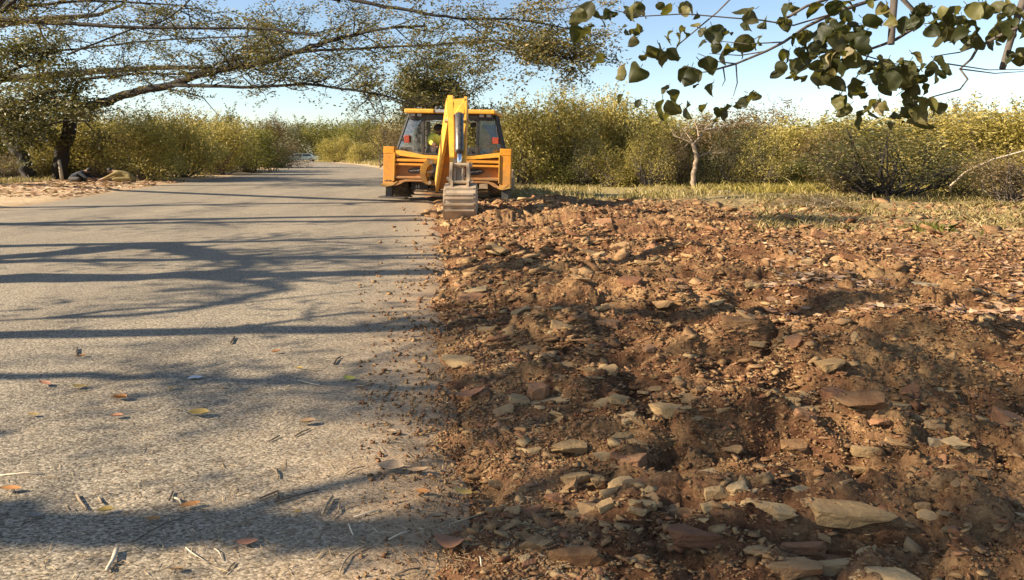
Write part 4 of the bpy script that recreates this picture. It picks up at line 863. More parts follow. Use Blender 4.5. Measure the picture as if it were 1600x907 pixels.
def person(label, J, bones, mats, head, look, group=None, hair_mat='hair', cap=False):
    """J: joint -> (world Vector, radius); bones: (a, b, material); head = (centre, radius); one skinned continuous body"""
    names = list(J); base = J['pelvis'][0].copy(); base.z -= .25; inv = base
    me = bpy.data.meshes.new('body'); me.from_pydata([tuple(J[k][0] - inv) for k in names], [(names.index(a), names.index(b)) for a, b, _ in bones], []); me.update()
    ob = bpy.data.objects.new('person', me); col.objects.link(ob)
    ob.modifiers.new('skin', 'SKIN'); sv = me.skin_vertices[0].data
    for i, k in enumerate(names):
        r = J[k][1]; sv[i].radius = (r, r) if not hasattr(r, '__len__') else r; sv[i].use_root = (k == 'pelvis')
    sd = ob.modifiers.new('sub', 'SUBSURF'); sd.levels = 2; sd.render_levels = 2
    bpy.context.view_layer.update(); dg = bpy.context.evaluated_depsgraph_get(); m2 = bpy.data.meshes.new_from_object(ob.evaluated_get(dg)); ob.modifiers.clear(); ob.data = m2; bpy.data.meshes.remove(me)
    m2.materials.clear(); used = []
    for _, _, mt in bones:
        if mt not in used: used.append(mt)
    for mt in used: m2.materials.append(M[mt])
    segs = [((J[a][0] - inv), (J[b][0] - inv), used.index(mt), max(J[b][1]) if hasattr(J[b][1], '__len__') else J[b][1]) for a, b, mt in bones]
    for p in m2.polygons:
        c = p.center; best = 9e9; bi = 0
        for a, b, k, r in segs:
            d = b - a; t_ = max(0, min(1, (c - a).dot(d) / max(d.dot(d), 1e-9))); q = (c - (a + d * t_)).length - r
            if q < best: best = q; bi = k
        p.material_index = bi; p.use_smooth = True
    # five fingers and face joined to the same mesh
    mb = MB(); hc, hr = head[0] - inv, head[1]; look = Vector(look).normalized(); right = look.cross(Vector((0,0,1))).normalized(); up = right.cross(look)
    for wr, hd in (('elbow_l', 'hand_l'), ('elbow_r', 'hand_r')):
        a, b = J[wr][0] - inv, J[hd][0] - inv; d = (b - a).normalized(); w = d.orthogonal().normalized()
        for k in range(5):
            off = (k - 1.7) * .028 if k < 4 else -.075; st = b + w * off * (1 if k < 4 else .8) - d * (.0 if k < 4 else .05); ln = (.085, .095, .09, .07, .06)[k]; dirv = d if k < 4 else (d * .7 - w * .7).normalized(); cv = d.cross(w) * -1
            mb.tube([st, st + dirv * ln * .55 + cv * .01, st + dirv * ln + cv * .04], [.013, .012, .008], 6)
    mb.tube([hc + look * hr * .80 + up * hr * .15, hc + look * hr * 1.12 - up * hr * .12, hc + look * hr * .9 - up * hr * .2], [.012, .026, .018], 6)
    for s_ in (-1, 1): mb.tube([hc + right * s_ * hr * .85 + up * hr * .2, hc + right * s_ * hr * 1.02, hc + right * s_ * hr * .85 - up * hr * .25], [.012, .03, .012], 6)
    bm = bmesh.new(); bm.from_mesh(m2); si = used.index('skin'); vs = [bm.verts.new(v) for v in mb.v]
    for f in mb.f:
        try: fc = bm.faces.new([vs[i] for i in f]); fc.material_index = si; fc.smooth = True
        except ValueError: pass
    bm.to_mesh(m2); bm.free()
    ob.location = inv; tag(ob, label, 'person', group)
    # hair cap, eyes, mouth
    hm = MB(); n = 16
    for i in range(8):
        ph = i / 7 * 1.75
        for k in range(n):
            th = 2 * math.pi * k / n; d = up * math.cos(ph) + (look * math.cos(th) + right * math.sin(th)) * math.sin(ph); fr = max(0, d.dot(look)) * (1 if ph > 1.0 else 0)
            hm.v.append(hc + Vector((d.x * 1.0, d.y, d.z)) * hr * (1.09 + .03 * math.sin(7 * th + 3 * ph)) - look * fr * hr * .45)
    hm.f = [(i*n+k, i*n+(k+1) % n, (i+1)*n+(k+1) % n, (i+1)*n+k) for i in range(7) for k in range(n)]
    hm.build('hair', M[hair_mat], ob, True)
    for s_ in (-1, 1): 
        em = MB(); em.lathe([(-.012,.001),(-.008,.014),(.006,.016),(.012,.001)], hc + look * hr * .93 + right * s_ * hr * .36 + up * hr * .02, 'y', 8); em.build('eye', M['eye'], ob, True)
    mm = MB(); mm.tube([hc + look * hr * .93 - up * hr * .48 - right * hr * .28, hc + look * hr * .99 - up * hr * .5, hc + look * hr * .93 - up * hr * .48 + right * hr * .28], .011, 5); mm.build('mouth', M['eye'], ob, True)
    return ob
def dJ(px, py, Y): return P(px, py, Y)
JD = {'pelvis': (dJ(681,236,22.05), .17), 'waist': (dJ(682,227,22.0), .17), 'chest': (dJ(683,218,21.7), .24), 'neck': (dJ(685.5,209.5,21.8), .085), 'headlow': (dJ(686,206,21.6), .115), 'headtop': (dJ(685.5,200.5,21.6), .15),
      'shoulder_l': (dJ(674,213,21.65), .15), 'elbow_l': (dJ(672,223,21.4), .11), 'hand_l': (dJ(683,228,21.3), .055), 'shoulder_r': (dJ(693,215,21.65), .14), 'elbow_r': (dJ(700,224,21.6), .085), 'hand_r': (dJ(708,231,21.45), .05),
      'hip_l': (dJ(676,237,22.0), .13), 'knee_l': (dJ(677.5,229.5,21.45), .14), 'foot_l': (dJ(677,245,21.5), .075), 'hip_r': (dJ(687,237,22.0), .13), 'knee_r': (dJ(688,231,21.5), .115), 'foot_r': (dJ(688,245,21.5), .075)}
BON = lambda sh, tr, sl='skin': [('pelvis','waist',sh),('waist','chest',sh),('chest','neck',sh),('neck','headlow','skin'),('headlow','headtop','skin'),('chest','shoulder_l',sh),('shoulder_l','elbow_l',sh),('elbow_l','hand_l',sl),('chest','shoulder_r',sh),('shoulder_r','elbow_r',sh),('elbow_r','hand_r',sl),
      ('pelvis','hip_l',tr),('hip_l','knee_l',tr),('knee_l','foot_l',tr),('pelvis','hip_r',tr),('hip_r','knee_r',tr),('knee_r','foot_r',tr)]
person('person in a yellow shirt and pale trousers sitting at the controls in the cab', JD, BON('shirt_yellow', 'trouser_pale'), None, (dJ(685.7,202.0,21.6), .165), (.55,-.75,-.40))
def crouch(sgn, cx, Y, shirt, trouser, label, kx=1.0, lean=1.0):
    b = Vector(((cx - 800) / F * Y, Y, 0)); b.z = hz(b.x, b.y)
    def j(x, y, z): return b + Vector((sgn * x * 1.5 * kx, y, z * 1.12))
    J = {'pelvis': (j(-.32,0,.17), .19), 'waist': (j(-.20,0,.32), .19), 'chest': (j(.02,0,.46), .21), 'neck': (j(.17,0,.53), .09), 'headlow': (j(.24,0,.53), .11), 'headtop': (j(.30,0,.585), .125),
         'shoulder_l': (j(.06,-.20,.44), .11), 'elbow_l': (j(.30,-.26,.22), .08), 'hand_l': (j(.52,-.16,.10), .05), 'shoulder_r': (j(.06,.20,.44), .11), 'elbow_r': (j(.28,.26,.22), .08), 'hand_r': (j(.50,.14,.10), .05),
         'hip_l': (j(-.30,-.14,.16), .14), 'knee_l': (j(.10,-.34,.18), .115), 'foot_l': (j(-.12,-.20,.07), .075), 'hip_r': (j(-.30,.14,.16), .14), 'knee_r': (j(.10,.34,.18), .115), 'foot_r': (j(-.12,.20,.07), .075)}
    return person(label, J, BON(shirt, trouser), None, (j(.275,0,.565), .13), (sgn * .8, -.25, -.5))
crouch(1, 127, 33.3, 'navy', 'dark_cloth', 'person in dark navy clothes sitting hunched on the left verge')
crouch(-1, 188, 33.2, 'olive', 'olive', 'person in an olive brown garment bending low on the left verge', 1.35)
mb = MB(); g0 = P(203, 284, 34.2); mb.lathe([(0,.16),(.04,.19),(.10,.14),(.13,.05),(.14,.001)], (g0.x, g0.y, hz(g0.x, g0.y)), 'z', 14); o = mb.build('cloth_bundle', M['white_cloth'], None, True); tag(o, 'small white bundle on the ground beside the olive brown person', 'bundle')

# ------------------------------------------------------------------ far car
M['car_paint'] = mat_plain('pale_blue_car_paint', (.30,.37,.37), .35, var=.06, scale=2); M['car_glass'] = mat_plain('dark_car_glass', (.02,.025,.028), .1, var=.1)
cr = empty('parked_car', (P(468, 252, 128).x, 128, hz(P(468, 252, 128).x, 128) + .05), 'pale blue-grey car on the road far away, half hidden by bushes', 'car'); cr.rotation_euler.z = .12
def cpart(name, mat, fn, parent=None, bevel=0.0): mb = MB(); fn(mb); return mb.build(name, M[mat], parent or cr, False, bevel)
cpart('body', 'car_paint', lambda mb: mb.prism([(-3.9,.35),(-3.95,.75),(-3.4,.95),(-1.7,1.02),(3.2,1.05),(3.85,.95),(3.9,.4),(3.2,.28),(-3.3,.28)], 'y', -.95, .95), bevel=.06)
cpart('cabin', 'car_paint', lambda mb: mb.add([(-1.9,-.88,1.0),(3.0,-.88,1.02),(2.2,-.68,1.55),(-.6,-.68,1.58),(-1.9,.88,1.0),(3.0,.88,1.02),(2.2,.68,1.55),(-.6,.68,1.58)], [(0,1,2,3),(7,6,5,4),(0,3,7,4),(1,5,6,2),(3,2,6,7),(0,4,5,1)]), bevel=.05)
for a in ((-1.55,.6,-.35), (.75,2.6,0)): cpart('window', 'car_glass', lambda mb: mb.plate([(a[0],-.885,1.06),(a[1],-.885,1.07),(min(a[1],2.1),-.70,1.5),(max(a[0]+.75,-.55) if a[0] < 0 else a[0],-.70,1.5)], .03))
for s_ in (-1, 1): cpart('headlight', 'white', lambda mb: mb.box(-3.97, -3.8, s_*.7 - .15, s_*.7 + .15, .68, .82))
for x in (-2.5, 2.5):
    for y in (-.9, .9):
        w = cpart('wheel', 'rubber', lambda mb: mb.lathe([(-.1,.001),(-.1,.24),(-.1,.36),(0,.38),(.1,.36),(.1,.001)], (x, y, .36), 'y', 20)); cpart('hub', 'grey', lambda mb: mb.lathe([(-.12,.001),(-.12,.2),(.12,.2),(.12,.001)], (x, y, .36), 'y', 12), w)

# ------------------------------------------------------------------ stones, clods and rubble of the dug strip
def hull_pts(seed, n, flat=.55):
    rg = np.random.default_rng(seed); p = rg.uniform(-1, 1, size=(n, 3)); p = p / np.max(np.abs(p[:, :2]), 1, keepdims=True) * rg.uniform(.8, 1, (n, 1)); p[:, 2] = np.where(p[:, 2] > 0, 1, -1) * rg.uniform(.6, 1, n)
    p[:, 2] *= flat; p[:, 0] += .25 * p[:, 1] * rg.normal(); p[:, 2] += .22 * p[:, 0] * rg.normal() * flat
    bm = bmesh.new()
    for q in p: bm.verts.new(q)
    r = bmesh.ops.convex_hull(bm, input=bm.verts); bmesh.ops.delete(bm, geom=[v for v in bm.verts if not v.link_faces], context='VERTS')
    return bm
def stone_mesh(seed, detail=False, mat='clod', flat=.6):
    bm = hull_pts(seed, 16 if detail else 10, flat)
    if detail:
        rg = np.random.default_rng(seed + 999)
        bmesh.ops.bevel(bm, geom=list(bm.edges), offset=.06, segments=1, affect='EDGES', clamp_overlap=True)
        bmesh.ops.triangulate(bm, faces=bm.faces)
        for _ in range(2):
            bmesh.ops.subdivide_edges(bm, edges=[e for e in bm.edges if e.calc_length() > .30], cuts=1); bmesh.ops.triangulate(bm, faces=bm.faces)
        bmesh.ops.remove_doubles(bm, verts=bm.verts, dist=.02); bmesh.ops.smooth_vert(bm, verts=bm.verts, factor=.25, use_axis_x=True, use_axis_y=True, use_axis_z=True)
        C_ = np.array([v.co[:] for v in bm.verts]); nz = noise2(C_[:, 0] * 2.6 + seed, C_[:, 1] * 2.6 + C_[:, 2] * 2, seed) * .08 + noise2(C_[:, 0] * 7 + seed, C_[:, 1] * 7 + C_[:, 2] * 6, seed) * .04
        for v, q in zip(bm.verts, nz): v.co += v.co.normalized() * q + Vector(rg.normal(size=3)) * .014
        bmesh.ops.recalc_face_normals(bm, faces=bm.faces)
    me = bpy.data.meshes.new('stone'); bm.to_mesh(me); bm.free(); me.materials.append(M[mat]); return me
BIGSTONES = [ # px centre, py top, py bottom, width px, material, flat, name, label
 (811,612,637,34,'clod_pale',.5,'stone','tan split stone at the left of the stone pair topped by a brown cube'),
 (841,609,630,34,'clod_red',.9,'clod','brown cube of earth lying on the flat tan slab by the road'),
 (860,619,638,68,'clod_pale',.35,'stone','long flat tan slab carrying a brown cube of earth'),
 (888,679,703,66,'clod_pale',.5,'stone','rounded yellowish stone casting a dark shadow, below the tan slab'),
 (970,665,682,42,'clod_pale',.6,'stone','small olive tan stone above a shaded hollow'),
 (945,702,712,40,'clod_pale',.4,'stone','thin pale flat stone left of the big rounded one'),
 (1049,687,714,64,'clod_pale',.5,'stone','big rounded tan stone at the upper rim of the dark pit'),
 (993,711,736,64,'clod_red',.6,'clod','reddish tan clod at the left rim of the dark pit'),
 (896,738,757,52,'clod_pale',.5,'stone','tan stone left of a pair of stones by the dark pit'),
 (971,745,765,44,'clod_pale',.6,'stone','pale stone right at the left lip of the dark pit'),
 (933,748,768,28,'clod_pale',.7,'stone','small upright pale stone between two tan stones'),
 (1060,770,788,56,'clod_pale',.5,'stone','flat topped tan stone just below the dark pit'),
 (932,784,808,66,'clod',.5,'clod','broad brown clod below the pair of pale stones'),
 (1005,788,802,40,'clod_pale',.5,'stone','small tan stone below the dark pit, left one'),
 (1080,788,812,88,'clod',.45,'clod','wide brown clod below the flat topped tan stone'),
 (901,855,882,62,'clod',.6,'clod','dark brown clod in the shade band near the bottom'),
 (840,840,858,42,'clod',.6,'stone','brown stone in the shade right of the curled leaf'),
 (1084,867,898,94,'clod_red',.5,'clod','wide reddish clod in the shade at the bottom middle'),
 (1345,578,600,68,'clod',.6,'clod','square brown clod in the shade at the right'),
 (1311,613,646,56,'clod_red',.95,'clod','orange earth block with a dark side, right of the middle'),
 (1392,628,646,88,'clod_pale',.45,'stone','long low tan stone right of the orange earth block'),
 (1585,644,683,60,'clod_red',.7,'stone','large brown block cut by the right edge'),
 (1250,657,678,48,'clod',.7,'clod','brown clod with a dark side left of the gravel patch'),
 (1341,692,707,54,'clod_pale',.5,'stone','upper of two pale flat stones on the sandy patch'),
 (1353,708,720,44,'clod_pale',.4,'stone','lower of two pale flat stones on the sandy patch'),
 (1263,776,801,50,'clod_pale',.8,'stone','upright tan stone behind the pointed pale slab'),
 (1298,792,806,60,'clod_red',.4,'clod','flat reddish clod leaning on the upright tan stone'),
 (1200,775,796,80,'clod_pale',.45,'stone','wide flat tan stone left of the upright stone'),
 (1223,810,833,36,'clod_pale',.8,'stone','small pale block left of the pointed slab'),
 (1323,813,853,122,'clod_pale',.3,'stone','large pointed pale slab, biggest in the lower right'),
 (1253,831,864,84,'clod_red',.7,'clod','dark reddish clod in front of the pointed pale slab'),
 (1395,879,915,106,'clod_pale',.45,'stone','large smooth pale stone cut by the bottom edge'),
 (1305,885,902,68,'clod_pale',.45,'stone','flat tan stone left of the smooth bottom stone'),
 (1240,877,902,104,'clod',.45,'clod','wide brown clod at the bottom, left of the flat tan stone'),
 (1466,688,698,28,'clod_grey',.6,'stone','small grey stone alone in the shaded soil at the right'),
 (1121,764,777,40,'clod_pale',.5,'stone','flat pale stone at the right rim of the dark pit'),
 (1315,765,779,28,'clod_pale',.6,'stone','small pale stone above the upright tan stone'),
 (1223,592,613,92,'clod_red',.4,'clod','wide flat reddish clod above the sandy slope'),
 (738,456,472,52,'clod_red',.7,'clod','dark red clod near the road edge beside the thick shadow'),
 (716,553,573,54,'clod_pale',.5,'stone','tan stone at the asphalt edge with a dark shadow'),
 (1169,510,527,58,'clod_pale',.45,'stone','pale flat slab in the middle of the dug strip'),
 (1196,526,544,50,'clod_pale',.4,'stone','second pale slab just below the pale flat slab'),
 (984,435,453,34,'clod_red',.9,'clod','red earth block in the middle distance of the strip'),
 (940,338,357,38,'clod_red',.9,'clod','red earth block on the mound beyond the strip'),
 (1162,435,449,44,'clod_pale',.5,'stone','tan stone on the far sandy slope'),
 (1160,532,553,48,'clod',.8,'clod','dark clod below the two pale slabs'),
 (853,500,511,62,'clod',.35,'clod','thin brown plate of earth in the shade by the road'),
 (1297,554,574,44,'clod_pale',.6,'stone','orange tan stone left of the shaded slope'),
 (1452,420,433,50,'clod_grey',.3,'stone','flat grey stone among the pinkish leaves'),
 (1130,294,303,22,'clod_grey',.7,'stone','dark stone on the grass right of the bare tree'),
]
def place_stone(me, name, X, Y, w, d, h, rz, tilt=(0, 0), parent=None):
    o = link(name, me, parent); z = float(np.mean(height(X + np.array([0, -.3, .3, 0, 0]) * w, Y + np.array([0, 0, 0, -.3, .3]) * d)))
    o.location = (X, Y, z + h * .22); o.rotation_euler = (tilt[0], tilt[1], rz); o.scale = (w / 2, d / 2, h / 2); return o
for i, (px, t0, t1, w, mt, fl, nm, lb) in enumerate(BIGSTONES):
    Y = gY(t1); X = (px - 800) / F * Y; wm = w * Y / F; vis = (t1 - t0) * math.hypot(Y, EYE) / F; sa = EYE / math.hypot(Y, EYE)
    h = max(.04, vis * (.35 + .35 * fl)); d = min(max(vis * .5 / sa, wm * .35), wm * 1.2)
    z = hz(X, Y); Yc = F * (EYE - z) / (t1 - HZ) + d * .35; Xc = (px - 800) / F * Yc
    o = place_stone(stone_mesh(500 + i, True, mt, 1.0), nm, Xc, Yc, wm, d, h * 1.25, random.uniform(-.25, .25), (random.uniform(-.12, .12), random.uniform(-.12, .12)))
    if 'brown cube of earth lying' in lb: o.location.z += .05
    tag(o, lb, nm, 'loose stones and clods of the dug strip')
ground_ob = bpy.data.objects['ground']
SM = {k: [stone_mesh(700 + 10 * j + i, True, k, .75) for i in range(5)] for j, k in enumerate(('clod', 'clod_red', 'clod_pale'))}
rg = np.random.default_rng(5); n = 0
while n < 250:
    py = rg.uniform(360, 900); px = rg.uniform(670, 1600); Y = gY(py); X = (px - 800) / F * Y
    dd = X - float(roadR(Y))
    if -2.0 < X < -.6 and 13.4 < Y < 15.2: continue
    if dd < .12 or rg.random() > (1.0 if dd < 2.6 else .35): continue
    k = ('clod', 'clod_red', 'clod_pale')[rg.choice(3, p=(.6, .22, .18))]; w = rg.uniform(16, 44) * Y / F; w *= .75 + .25 * rg.random()
    place_stone(SM[k][rg.integers(5)], 'soil_clod', X, Y, w, w * rg.uniform(.4, .8), w * rg.uniform(.25, .5), rg.uniform(-.6, .6) + math.pi * rg.integers(2), (rg.normal() * .2, rg.normal() * .2), ground_ob); n += 1

def scatter(name, protos, X, Y, Z, W, D, H, rng, mat, zs=.3):
    Vs, Fs, off = [], [], 0; k = rng.integers(len(protos), size=len(X)); a = rng.uniform(0, 2 * np.pi, len(X)); tx = rng.normal(size=len(X)) * .4; ty = rng.normal(size=len(X)) * .4
    for j, (pv, pf) in enumerate(protos):
        s = np.where(k == j)[0]; m = len(s)
        if not m: continue
        v = np.repeat(pv[None], m, 0); c, sn = np.cos(a[s])[:, None], np.sin(a[s])[:, None]
        x = v[..., 0] * c - v[..., 1] * sn; y = v[..., 0] * sn + v[..., 1] * c; z = v[..., 2] + x * tx[s][:, None] + y * ty[s][:, None]
        V = np.stack([X[s][:, None] + x * W[s][:, None], Y[s][:, None] + y * D[s][:, None], Z[s][:, None] + (z + zs) * H[s][:, None]], -1)
        Vs.append(V.reshape(-1, 3)); Fs.append((pf[None] + (np.arange(m) * len(pv))[:, None, None]).reshape(-1, 3) + off); off += m * len(pv)
    return new_mesh(name, np.concatenate(Vs), np.concatenate(Fs), False, [mat])
def proto_np(seed, n=8, flat=.7):
    bm = hull_pts(seed, n, flat); bmesh.ops.triangulate(bm, faces=bm.faces); bmesh.ops.recalc_face_normals(bm, faces=bm.faces); bm.verts.index_update()
    r = (np.array([v.co[:] for v in bm.verts]), np.array([[v.index for v in f.verts] for f in bm.faces])); bm.free(); return r
PR = [proto_np(900 + i, 10, .5) for i in range(14)]
rg = np.random.default_rng(6); N = 70000
py = np.concatenate([rg.uniform(318, 980, N // 2), 318 + 300 * rg.random(N // 2) ** 1.3]); Y = F * EYE / (py - HZ); X = (rg.uniform(600, 1720, N) - 800) / F * Y
dd = X - roadR(Y) + .15 * rg.normal(size=N); clump = fbm(X * .7, Y * .9, 41, 3)
pr = np.where(dd < 0, .55 * np.exp(dd / .22), np.where(dd < 3.2, .75, .40)) * np.clip(.5 + 1.2 * clump, .06, 1); pr = np.where(Y > 20, pr * .1, pr)
pr = np.where((X > -2.0) & (X < -.6) & (Y > 13.6) & (Y < 15.1), pr * .12, pr); kp = rg.random(N) < pr; X, Y, dd = X[kp], Y[kp], dd[kp]
s = np.clip(rg.lognormal(-.62, .62, len(X)), .22, 2.4) * (4.0 + 2.0 * (dd > 0)) * np.minimum(Y, 9 + .3 * Y) / F * .78 * np.where(dd < 0, .5, 1)
Z = height(X, Y); sel = rg.random(len(X))
for nm, mt, lo, hi in (('rubble', 'clod', 0, .74), ('red_rubble', 'clod_red', .74, .93), ('pale_rubble', 'clod_pale', .93, 1)):
    q = (sel >= lo) & (sel < hi)
    me = scatter(nm, PR, X[q], Y[q], Z[q], s[q] * 1.25, s[q] * .8, s[q] * rg.uniform(.3, .8, q.sum()), rg, M[mt])
    tag(link(nm, me), {'rubble': 'loose brown crumbled earth covering the dug strip', 'red_rubble': 'reddish crumbs of earth strewn over the dug strip', 'pale_rubble': 'pale stone chips strewn over the dug strip'}[nm], 'rubble', kind='stuff')
# fine crumbs filling the strip
N = 120000; TP = [proto_np(950 + i, 6, .7) for i in range(10)]
py = np.concatenate([rg.uniform(325, 980, N // 2), 330 + 420 * rg.random(N // 2)]); Y = F * EYE / (py - HZ); X = (rg.uniform(560, 1720, N) - 800) / F * Y
dd = X - roadR(Y) + .12 * rg.normal(size=N); pr = np.where(dd < 0, .5 * np.exp(dd / .35), .85); pr = np.where(Y > 18, pr * .2, pr); kp = rg.random(N) < pr * np.clip(.75 + .7 * fbm(X * 1.1, Y * 1.3, 43, 3), .1, 1); X, Y = X[kp], Y[kp]
s = np.clip(rg.lognormal(-.2, .45, len(X)), .3, 2.2) * 2.1 * Y / F; sel = rg.random(len(X)); Z = np.maximum(height(X, Y), np.where(X < roadR(Y), .002, -9))
for nm, mt, lo, hi, lb in (('crumbs', 'clod', 0, .7, 'fine brown crumbs of earth between the clods'), ('red_crumbs', 'clod_red', .7, 1, 'fine reddish crumbs of earth between the clods')):
    q = (sel >= lo) & (sel < hi); tag(link(nm, scatter(nm, TP, X[q], Y[q], Z[q], s[q] * 1.3, s[q], s[q] * .8, rg, M[mt])), lb, 'crumbs', kind='stuff')
# heap of fresh earth round the digging bucket
rg = np.random.default_rng(8); n = 34; th = np.linspace(0, 2 * np.pi, n, endpoint=False); hv, hf = [], []
hc = Vector((-.55, 16.5)); rings = 16
for i in range(rings + 1):
    for k in range(n):
        r = i / rings; x = hc.x + 1.55 * r * math.cos(th[k]); y = hc.y + 1.1 * r * math.sin(th[k])
        z = .24 * (1 - r ** 1.3) * (.8 + .5 * math.cos(th[k]) ** 2) + float(.10 * fbm(np.array([x * 2.2]), np.array([y * 2.2]), 51, 4)[0]) * (1 - r * .6); hv.append((x, y, max(z, 0) - .05 * r + .01))
hf = [(i*n+k, i*n+(k+1) % n, (i+1)*n+(k+1) % n, (i+1)*n+k) for i in range(rings) for k in range(n)]
hm = new_mesh('soil_heap', hv, hf, True, [M['clod']]); tag(link('soil_heap', hm), 'low heap of fresh brown earth around the digging bucket', 'soil heap', kind='stuff')
m_ = 2600; r = np.sqrt(rg.random(m_)) * 1.15; a = rg.uniform(0, 2*np.pi, m_); X = hc.x + 1.55 * r * np.cos(a); Y = hc.y + 1.1 * r * np.sin(a); rr = np.minimum(r, 1)
Z = .24 * (1 - rr ** 1.3) * (.8 + .5 * np.cos(a) ** 2) + .10 * fbm(X * 2.2, Y * 2.2, 51, 4) * (1 - rr * .6); Z = np.where(r > 1, np.maximum(0, height(X, Y)), np.maximum(Z, 0)); s = .05 * rg.lognormal(-.2, .5, m_)
tag(link('heap_crumbs', scatter('heap_crumbs', PR, X, Y, Z, s * 1.3, s, s * .8, rg, M['clod'])), 'loose crumbs of fresh earth over the heap at the bucket', 'crumbs', kind='stuff')

# ------------------------------------------------------------------ litter, straw and grass
rg = np.random.default_rng(9)
def flat_litter(name, X, Y, ln, wd, mat, label, cat, lift=.012, flat=1.6):
    z = np.maximum(height(X, Y), np.where(X < roadR(Y), .004, -9)) + lift * rg.random(len(X)); C = np.stack([X, Y, z], 1); a = rg.normal(size=(len(X), 3)) * np.array([1, .8, .18])
    V, Q = leaf_quads(C, ln, wd, rg, flat=flat, axis=a); return tag(link(name, new_mesh(name, V, Q, False, [M[mat]], rnd=rg.random(len(Q)))), label, cat, kind='stuff')
n = 5000; py = rg.uniform(335, 540, n); Y = F * EYE / (py - HZ); X = (1190 + 480 * rg.random(n) ** .8 - 800) / F * Y; k = fbm(X * .5, Y * .7, 61, 3) > -.25
flat_litter('leaf_litter', X[k], Y[k], .085, .05, 'litter', 'pinkish brown fallen leaves strewn over the right of the strip', 'leaf litter', .05)
n = 1800; Y = rg.uniform(22, 37, n); X = roadL(Y) - rg.random(n) * 7 - .1
flat_litter('verge_litter', X, Y, .2, .12, 'litter', 'dry leaves on the sandy left verge', 'leaf litter', .05)
n = 5200; py = rg.uniform(440, 960, n); Y = F * EYE / (py - HZ); X = roadR(Y) + .5 - np.abs(rg.normal(size=n)) * 1.6
z = np.maximum(height(X, Y), np.where(X < roadR(Y), .004, -9)); sz = rg.lognormal(-.2, .5, n) * .035; V, Q = leaf_quads(np.stack([X, Y, z + .004], 1), sz * 1.4, .0035, rg, flat=2, axis=rg.normal(size=(n, 3)) * np.array([1, 1, .05]))
tag(link('straw', new_mesh('straw', V, Q, False, [M['straw']], rnd=rg.random(n))), 'fine straw and needles scattered over the near asphalt', 'straw', kind='stuff')
def grass(name, X, Y, hgt, wid, mat, label, lean=.5):
    n = len(X); z = height(X, Y) - .01; d = rg.normal(size=(n, 2)) * lean; h = hgt * rg.lognormal(-.1, .35, n); a = rg.uniform(0, np.pi, n); w = wid * rg.uniform(.6, 1.4, n)
    ax = np.stack([np.cos(a) * w * 1.5, np.sin(a) * w, np.zeros(n)], 1); B = np.stack([X, Y, z], 1); Mi = B + np.stack([d[:, 0] * h * .3, d[:, 1] * h * .3, h * .6], 1); T = B + np.stack([d[:, 0] * h, d[:, 1] * h, h * .95], 1)
    V = np.stack([B - ax, B + ax, Mi + ax * .6, T, Mi - ax * .6], 1).reshape(-1, 3)
    tag(link(name, new_mesh(name, V, np.arange(5 * n).reshape(n, 5), False, [M[mat]], rnd=rg.random(n))), label, 'grass', kind='stuff')
n = 26000; Y = rg.uniform(20.5, 31, n); X = (rg.uniform(800, 1680, n) - 800) / F * Y; k = (fbm(X * .35, Y * .5, 71, 3) > -.15) & (X - roadR(Y) > 3.2)
grass('dry_grass', X[k], Y[k], .16, .012, 'grass', 'short bleached dry grass at the foot of the right hedge')
n = 12000; Y = rg.uniform(12, 22, n); X = (rg.uniform(1180, 1700, n) - 800) / F * Y; k = fbm(X * .4, Y * .5, 73, 3) > .02
grass('dry_grass_tufts', X[k], Y[k], .13, .008, 'grass', 'sparse dry straw coloured grass right of the dug strip', .9)
n = 9000; Y = rg.uniform(24.5, 30, n); X = (1290 + 95 * rg.normal(size=n) - 800) / F * Y
grass('green_grass', X, Y, .22, .016, 'leaf_yellow', 'fresh yellow-green grass patch left of the dark twiggy shrub')
n = 260; X = 14.4 * .01 + (1440 + 14 * rg.normal(size=n) - 800) / F * 12.2; Y = 12.2 + .3 * rg.normal(size=n)
grass('green_weed_patch', X, Y, .12, .018, 'leaf_green', 'tiny green weed patch among the dry litter at the right')
n = 9000; Y = rg.uniform(25, 40, n); X = roadL(Y) - 7.5 - 6 * rg.random(n) ** .8
grass('verge_grass', X, Y, .2, .014, 'grass', 'dry grass along the foot of the left bushes')
n = 7000; Y = rg.uniform(45, 125, n); X = roadR(Y) + .8 + 9 * rg.random(n)
grass('bank_grass', X, Y, .45, .035, 'grass', 'dry yellow grass on the far bank right of the road')

# single fallen leaves and twigs on the asphalt
def road_leaf(seed):
    rg = np.random.default_rng(seed); n = 8; vs, fs = [], []; cup = rg.uniform(-.1, .7)
    for i in range(n + 1):
        s_ = i / n; w = .30 * math.sin(math.pi * s_) ** .7 + .004; z = .10 * (2 * s_ - 1) ** 2 * rg.uniform(.6, 1.2)
        for v in (-1, 0, 1): vs.append((s_ - .5, v * w, z + cup * abs(v) * w))
    fs = [(i*3+k, i*3+k+1, (i+1)*3+k+1, (i+1)*3+k) for i in range(n) for k in range(2)]
    mb = MB(); mb.add(vs, fs); mb.tube([(-.72, .03, .10), (-.5, 0, .1)], .012, 4, False); return mb
def mat_dead(name, c): return mat_plain(name, c, .7, var=.45, scale=3.5, dirt=(.16,.08,.035), dirt_amt=.6)
LC = {'orange': mat_dead('orange_dead_leaf', (.48,.20,.045)), 'yellow': mat_dead('yellow_dead_leaf', (.46,.31,.06)), 'pink': mat_dead('pinkish_dead_leaf', (.40,.17,.09)), 'tan': mat_dead('tan_dead_leaf', (.38,.25,.13)),
      'pale': mat_dead('pale_dead_leaf', (.42,.30,.18)), 'green': mat_dead('fading_green_leaf', (.40,.40,.06)), 'brown': mat_dead('brown_dead_leaf', (.30,.13,.06)), 'grey': mat_dead('grey_dead_leaf', (.22,.22,.18)), 'white': mat_dead('white_paper', (.8,.79,.75))}
